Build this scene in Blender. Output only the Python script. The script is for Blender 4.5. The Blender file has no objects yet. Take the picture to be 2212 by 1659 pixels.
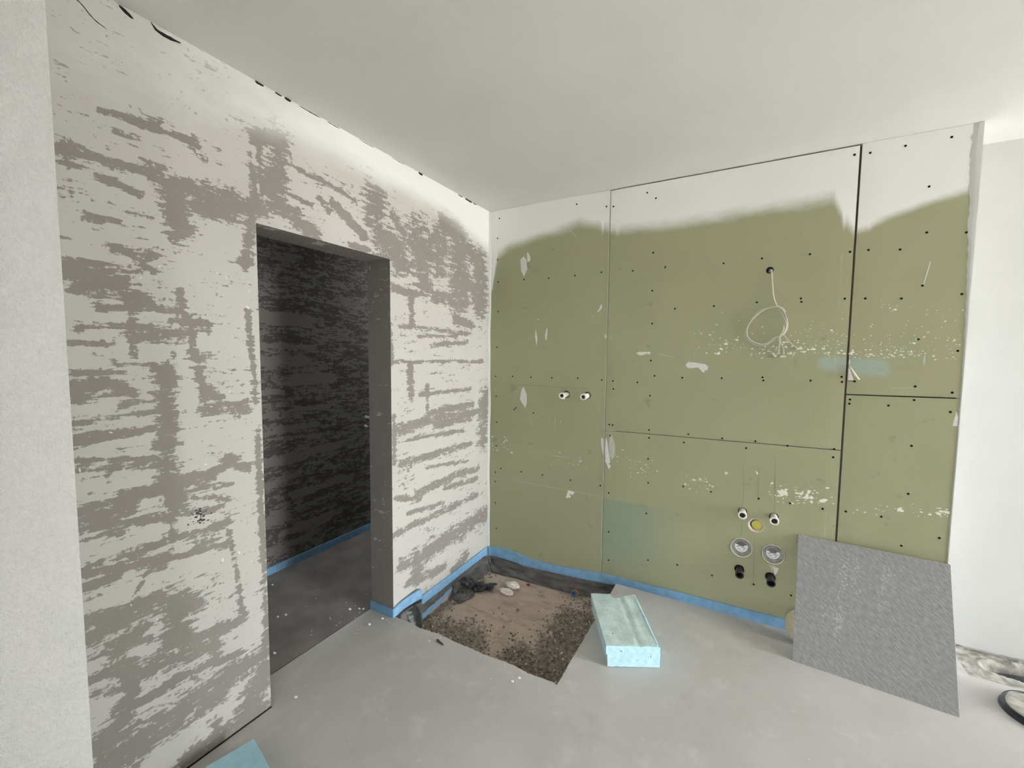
import bpy, math, random
import numpy as np
from mathutils import Vector, Matrix, Euler
# ------------------------------------------------------------------ camera, world, light, exposure
sc = bpy.context.scene
cam = bpy.data.cameras.new('camera'); cam.sensor_width = 36.; cam.lens = 913.82 / 2212 * 36; cam.clip_start = .02
co = bpy.data.objects.new('camera', cam); sc.collection.objects.link(co); sc.camera = co
r_, u_, f_ = Vector((.87307,.48750,.00944)), Vector((-.04178,.05552,.99758)), Vector((-.48580,.87136,-.06884))
co.matrix_world = Matrix(((r_.x,u_.x,-f_.x,1.7298),(r_.y,u_.y,-f_.y,-2.7412),(r_.z,u_.z,-f_.z,1.52),(0,0,0,1)))
# room limits: window wall at the right (x = XR) and front wall with a slit added for fill light, behind the photographer (y = -3.7)
XR, WY0, WY1, WZ1 = 8.6, -1.75, .25, 2.5
FX0, FX1, FZ1 = 1.4, 1.56, 2.4
w = bpy.data.worlds.new('sky'); sc.world = w; w.use_nodes = True
bg = w.node_tree.nodes['Background']; bg.inputs['Color'].default_value = (.92, .965, 1.0, 1); bg.inputs['Strength'].default_value = 40.
def portal(name, sx, sy, loc, rot):
    pl = bpy.data.lights.new(name, 'AREA'); pl.shape = 'RECTANGLE'; pl.size = sx; pl.size_y = sy; pl.cycles.is_portal = True
    po = bpy.data.objects.new(name, pl); sc.collection.objects.link(po); po.location = loc; po.rotation_euler = Euler(rot)
portal('window_portal', WY1 - WY0, WZ1 + .1, (XR + .1, (WY0 + WY1)/2, WZ1/2), (math.pi/2, 0, math.pi/2))
if FX1 > FX0: portal('front_portal', FX1 - FX0, FZ1 + .1, ((FX0 + FX1)/2, -3.78, FZ1/2), (math.pi/2, 0, 0))
sl = bpy.data.lights.new('sun', 'SUN'); sl.energy = 95.; sl.angle = .009; sl.color = (1., .97, .94)
so = bpy.data.objects.new('sun', sl); sc.collection.objects.link(so); so.rotation_euler = Vector((-math.cos(.66)*math.cos(.12), -math.cos(.66)*math.sin(.12), -math.sin(.66))).to_track_quat('-Z', 'Y').to_euler()
sc.view_settings.view_transform = 'Standard'; sc.view_settings.look = 'None'; sc.view_settings.exposure = .16; sc.view_settings.gamma = 1.; sc.view_settings.use_curve_mapping = False
sc.cycles.max_bounces = 10; sc.cycles.diffuse_bounces = 8
# ------------------------------------------------------------------ measured marks (wall coordinates in metres)
D_S=[[0.0308,-2.304,1.747,-2.241,1.74,-2.178,1.722],[0.0168,-2.282,1.704,-2.217,1.7],[0.0076,-2.188,1.844,-2.062,1.838],[0.0061,-2.179,1.825,-2.08,1.823],[0.0107,-2.117,1.816,-2.082,1.781],[0.0072,-2.249,1.79,-2.119,1.772],[0.0125,-2.215,1.647,-2.153,1.664,-2.015,1.658],[0.0183,-2.151,1.698,-2.108,1.684],[0.0086,-2.145,1.636,-2.141,1.503],[0.006,-2.276,1.586,-2.169,1.601],[0.02,-2.156,1.58,-2.014,1.58],[0.0104,-2.008,1.731,-2.0,1.658,-1.98,1.59,-1.971,1.51,-1.958,1.433,-1.945,1.35],[0.0147,-1.996,1.622,-1.926,1.611],[0.0168,-1.978,1.512,-1.955,1.47],[0.004,-2.035,1.635,-2.032,1.502],[0.006,-2.293,1.542,-2.183,1.548],[0.007,-2.205,1.486,-2.09,1.48],[0.026,-2.056,1.448,-2.062,1.373,-2.059,1.273],[0.0065,-2.289,1.457,-2.175,1.453],[0.0173,-2.29,1.42,-2.201,1.415,-2.154,1.377],[0.008,-2.285,1.376,-2.178,1.386],[0.0126,-1.952,1.393,-1.895,1.346],[0.0215,-1.938,1.308,-1.803,1.303],[0.0091,-1.783,1.678,-1.769,1.502,-1.759,1.317],[0.0155,-1.786,1.853,-1.762,1.993],[0.0085,-2.29,1.309,-2.097,1.316],[0.0095,-2.29,1.264,-2.099,1.262],[0.006,-2.183,1.35,-2.099,1.352],[0.0229,-2.063,1.274,-2.067,1.19,-2.07,1.09],[0.0172,-2.067,1.016,-2.061,0.94],[0.0063,-2.061,0.94,-2.063,0.875],[0.0376,-2.055,1.086,-2.047,1.01],[0.0161,-2.041,1.07,-1.938,1.062,-1.859,1.107,-1.804,1.053],[0.0105,-2.29,1.258,-2.195,1.258,-2.099,1.265],[0.008,-2.29,1.194,-2.155,1.173,-2.089,1.151],[0.007,-2.288,1.161,-2.188,1.148,-2.09,1.134],[0.004,-2.287,1.138,-2.219,1.132],[0.01,-2.191,1.063,-2.093,1.061],[0.0096,-2.288,1.049,-2.192,1.047,-2.093,1.043],[0.0136,-2.287,1.014,-2.162,1.013],[0.0115,-2.285,0.982,-2.182,0.969,-2.086,0.962],[0.007,-2.287,0.951,-2.196,0.938],[0.0146,-2.086,0.874,-2.027,0.864,-1.945,0.858,-1.884,0.856],[0.0112,-2.288,0.866,-2.168,0.863,-2.082,0.867],[0.0121,-2.289,0.843,-2.17,0.822,-2.029,0.801,-1.892,0.778],[0.0111,-2.288,0.807,-2.215,0.801],[0.0057,-2.167,0.726,-2.128,0.794],[0.01,-2.128,0.79,-2.086,0.782],[0.0218,-2.287,0.691,-2.175,0.68,-2.035,0.646],[0.0382,-2.094,0.656,-2.02,0.6],[0.0075,-1.99,0.992,-1.886,0.964],[0.01,-2.016,0.938,-1.9,0.925],[0.0085,-1.989,1.027,-1.864,1.011],[0.0078,-1.884,0.871,-1.878,0.808,-1.856,0.647,-1.843,0.511,-1.834,0.442],[0.0106,-1.759,1.203,-1.755,0.972,-1.748,0.575,-1.747,0.229],[0.0091,-1.997,0.815,-1.92,0.811],[0.0222,-2.287,0.688,-2.199,0.662,-2.097,0.656,-2.03,0.635],[0.034,-2.061,0.642,-2.063,0.498],[0.0169,-2.284,0.645,-2.195,0.638],[0.0168,-2.287,0.617,-2.202,0.587,-2.152,0.598],[0.0102,-2.286,0.578,-2.203,0.563,-2.136,0.552],[0.0205,-2.075,0.488,-1.972,0.463,-1.912,0.447,-1.857,0.457],[0.023,-2.175,0.449,-2.069,0.436,-1.949,0.41],[0.0186,-1.937,0.473,-1.941,0.364],[0.0155,-2.185,0.346,-2.091,0.358,-1.951,0.341,-1.861,0.323],[0.025,-2.242,0.51,-2.22,0.505,-2.2,0.458,-2.199,0.392,-2.223,0.336,-2.243,0.297,-2.254,0.212],[0.0153,-2.284,0.504,-2.237,0.496],[0.0101,-2.281,0.455,-2.243,0.443],[0.015,-2.196,0.357,-2.223,0.341],[0.0354,-2.216,0.255,-2.113,0.245,-1.98,0.243,-1.864,0.241,-1.762,0.249],[0.0365,-2.267,0.275,-2.259,0.197],[0.0439,-2.217,0.232,-2.145,0.204,-2.063,0.207],[0.0307,-2.146,0.18,-2.196,0.165],[0.0448,-1.76,0.17,-1.789,0.135,-1.816,0.053,-1.866,0.013],[0.0274,-1.739,0.026,-1.898,0.015,-2.045,0.042],[0.0142,-1.947,0.093,-1.952,0.053],[0.0206,-2.005,0.18,-1.925,0.194],[0.015,-2.29,2.095,-2.225,2.097,-2.159,2.092,-2.086,2.098],[0.0241,-2.069,2.097,-2.026,2.085,-1.916,2.104,-1.817,2.11],[0.036,-2.013,2.053,-2.0,1.933],[0.0388,-1.937,2.046,-1.742,2.085],[0.0236,-1.721,2.379,-1.729,2.137],[0.0451,-1.638,2.398,-1.66,2.196],[0.0282,-1.665,2.148,-1.564,2.102,-1.465,2.048],[0.0085,-2.117,2.246,-2.038,2.254,-1.934,2.241],[0.0076,-2.1,2.233,-1.943,2.265],[0.0065,-1.948,2.224,-1.909,2.208],[0.0193,-1.759,2.101,-1.753,2.014],[0.0067,-2.05,2.263,-2.037,2.281],[0.0076,-2.194,2.237,-2.062,2.269],[0.0072,-2.158,2.193,-2.101,2.197],[0.0051,-2.285,2.06,-2.237,2.059],[0.0106,-2.207,2.044,-2.108,2.022],[0.0078,-2.189,1.968,-2.075,1.959],[0.0071,-2.243,1.912,-2.159,1.921],[0.0092,-1.587,2.192,-1.487,2.174],[0.0124,-1.448,2.219,-1.403,2.183],[0.0187,-1.37,2.216,-1.297,2.179,-1.193,2.114],[0.0092,-1.546,2.31,-1.345,2.292,-1.237,2.268],[0.0572,-1.113,2.327,-1.105,2.226],[0.0322,-1.149,2.202,-1.074,2.155],[0.0768,-1.025,2.118,-0.927,2.057],[0.0208,-0.999,2.275,-0.904,2.193],[0.1066,-0.772,2.185,-0.748,2.087],[0.0555,-0.748,2.06,-0.728,1.939],[0.0515,-0.613,2.27,-0.596,2.054],[0.0315,-0.562,2.386,-0.553,2.184],[0.091,-0.406,2.337,-0.364,2.101,-0.374,1.904],[0.0797,-0.15,2.189,-0.129,1.897],[0.0207,-0.994,1.885,-0.866,1.874,-0.601,1.9,-0.287,1.899],[0.0196,-0.854,1.862,-0.848,1.681],[0.0239,-0.664,1.869,-0.405,1.86],[0.0102,-0.95,1.674,-0.665,1.675,-0.258,1.662],[0.0274,-0.421,1.748,-0.241,1.735],[0.009,-1.01,1.476,-0.095,1.468],[0.0215,-0.866,1.459,-0.86,1.276],[0.0164,-1.272,2.053,-1.185,2.054],[0.0085,-0.789,1.624,-0.395,1.647],[0.011,-0.683,1.577,-0.286,1.603],[0.0354,-0.52,2.366,-0.421,2.273],[0.0549,-0.288,2.241,-0.173,2.168],[0.0441,-0.342,2.043,-0.202,1.984],[0.0106,-0.783,1.275,-0.256,1.271],[0.013,-0.715,1.319,-0.716,1.169],[0.0199,-0.69,1.152,-0.22,1.161],[0.0239,-0.976,1.076,-0.717,1.108,-0.123,1.093],[0.0521,-0.061,1.212,-0.09,0.871],[0.019,-0.646,1.066,-0.255,1.064],[0.0173,-0.949,0.874,-0.692,0.881,-0.254,0.872],[0.0197,-0.813,0.663,-0.72,0.677,-0.404,0.688,-0.151,0.672],[0.0125,-0.992,0.693,-0.789,0.626],[0.0161,-1.002,0.484,-0.672,0.482,-0.168,0.476],[0.0485,-0.722,0.264,-0.404,0.276,-0.046,0.283],[0.0259,-0.956,0.277,-0.736,0.252],[0.0448,-0.825,0.266,-0.818,0.151],[0.0329,-0.431,0.017,-0.309,0.062],[0.0108,-0.894,1.016,-0.34,0.987],[0.0103,-0.732,0.813,-0.283,0.76],[0.0137,-0.548,0.63,-0.163,0.594],[0.0106,-0.899,0.572,-0.548,0.535],[0.0204,-0.903,0.142,-0.549,0.09],[0.0155,-1.031,1.682,-1.013,1.479],[0.0127,-1.003,1.167,-1.0,0.902]]
D_spray=[[-2.3,2.216],[-2.229,2.239],[-2.156,2.244],[-1.97,2.312],[-1.785,2.359],[-1.556,2.391],[-1.264,2.424],[-0.986,2.437],[-0.543,2.431],[-0.013,2.3]]
D_light=[[0.0078,-1.736,2.324,-1.726,2.162]]
D_screws=[[0.069,2.225],[0.075,2.061],[0.077,1.842],[0.293,2.062],[0.486,2.056],[0.681,2.059],[0.864,2.065],[1.068,2.057],[1.191,1.925],[1.189,2.156],[0.067,1.576],[0.06,1.356],[0.205,1.36],[0.358,1.359],[0.523,1.361],[0.716,1.365],[0.884,1.358],[0.959,1.355],[0.963,1.303],[1.117,1.352],[1.197,1.722],[1.196,1.492],[1.221,1.397],[1.197,1.271],[0.065,1.204],[0.235,1.127],[0.223,1.113],[0.381,1.1],[0.071,1.006],[0.069,0.823],[0.942,1.065],[0.964,1.064],[1.198,1.053],[0.95,0.992],[1.2,1.003],[0.111,0.652],[0.062,0.616],[0.288,0.652],[0.462,0.654],[0.676,0.649],[0.892,0.645],[0.062,0.544],[0.064,0.376],[0.074,0.175],[0.951,0.604],[1.198,0.868],[1.203,0.713],[0.952,0.802],[1.198,0.512],[0.957,0.338],[0.962,0.143],[1.218,0.208],[1.582,2.054],[1.771,2.063],[1.989,2.063],[2.156,2.057],[2.229,2.058],[1.541,1.814],[1.757,1.824],[1.96,1.834],[1.963,1.816],[2.147,1.823],[2.229,1.819],[1.598,1.396],[1.802,1.408],[2.154,1.422],[1.327,1.808],[1.384,1.391],[1.263,2.062],[1.43,1.049],[1.614,1.043],[1.783,1.045],[1.936,1.036],[1.807,1.39],[2.023,1.398],[1.406,0.996],[1.739,1.0],[1.567,0.717],[1.813,0.718],[1.963,0.719],[2.109,0.715],[1.592,0.207],[1.81,0.213],[1.991,0.2],[2.44,1.613],[2.58,1.558],[2.441,1.385],[2.573,1.362],[2.208,1.401],[2.157,1.396],[2.441,1.319],[2.194,1.307],[2.193,1.285],[2.347,1.286],[2.572,1.27],[2.444,1.094],[2.445,0.854],[2.142,1.042],[2.14,0.998],[2.207,0.719],[2.35,0.72],[2.569,0.658],[2.434,0.588],[2.349,2.047],[2.441,2.116],[2.576,2.099],[2.367,1.811],[2.44,1.868],[2.578,1.82],[1.395,0.222],[1.412,0.723],[0.887,2.481],[0.933,2.474],[1.142,2.524],[1.195,2.482],[0.083,2.522],[0.068,2.38],[0.684,2.528],[2.15,2.534],[2.211,2.53],[2.342,2.534],[2.502,2.537],[2.437,2.328]]
D_smear=[[0.261,2.206,0.287,2.226,0.31,2.201,0.318,2.135,0.292,2.081,0.269,2.123],[0.313,2.256,0.331,2.241,0.343,2.211,0.339,2.188,0.317,2.184],[0.839,1.808,0.854,1.826,0.866,1.858,0.875,1.846,0.873,1.831,0.848,1.808],[0.899,1.667,0.908,1.652,0.906,1.627,0.896,1.646],[0.391,1.705,0.406,1.635,0.4,1.583,0.388,1.645],[0.478,1.713,0.485,1.696,0.479,1.628,0.468,1.628,0.464,1.664],[0.299,1.289,0.326,1.232,0.327,1.171,0.316,1.13,0.269,1.192,0.28,1.261],[1.103,1.538,1.12,1.546,1.191,1.547,1.189,1.532,1.166,1.535,1.15,1.526,1.127,1.523],[1.399,1.47,1.414,1.487,1.445,1.485,1.509,1.475,1.524,1.461,1.52,1.439,1.51,1.442,1.503,1.425,1.496,1.428,1.495,1.455,1.436,1.465,1.426,1.448,1.41,1.453],[0.888,0.967,0.897,0.974,0.907,0.959,0.906,0.849,0.9,0.871,0.889,0.929],[0.921,0.979,0.929,0.962,0.94,0.897,0.951,0.839,0.958,0.784,0.946,0.764,0.936,0.791,0.922,0.811,0.915,0.894,0.917,0.945],[2.46,1.981,2.464,1.976,2.444,1.866,2.44,1.87],[1.634,0.845,1.646,0.849,1.654,0.842,1.64,0.829],[1.791,0.873,1.802,0.872,1.805,0.856,1.796,0.858],[2.613,0.806,2.62,0.81,2.595,0.787],[1.895,0.346,1.926,0.338,1.921,0.312,1.908,0.293,1.903,0.321]]
D_thin=[[2.0,[0.625,2.37,0.662,2.341,0.692,2.303]],[1.5,[1.228,1.535,1.332,1.514]],[1.6,[0.514,0.807,0.582,0.805,0.663,0.806]],[1.4,[0.569,0.783,0.593,0.783]],[2.2,[1.455,0.776,1.55,0.771]],[2.6,[2.467,1.537,2.466,1.484]],[1.0,[2.342,1.38,2.354,1.374,2.45,1.379]],[1.2,[0.924,1.642,0.94,1.627]],[1.2,[0.933,1.651,0.952,1.63]],[1.3,[0.823,1.8,0.808,1.745]],[1.3,[0.367,1.055,0.367,1.004]],[1.2,[0.549,1.103,0.558,0.988]],[1.2,[0.061,1.278,0.061,1.225]],[1.2,[0.569,1.343,0.579,1.376]],[1.3,[0.826,1.14,0.823,1.118]]]
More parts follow.
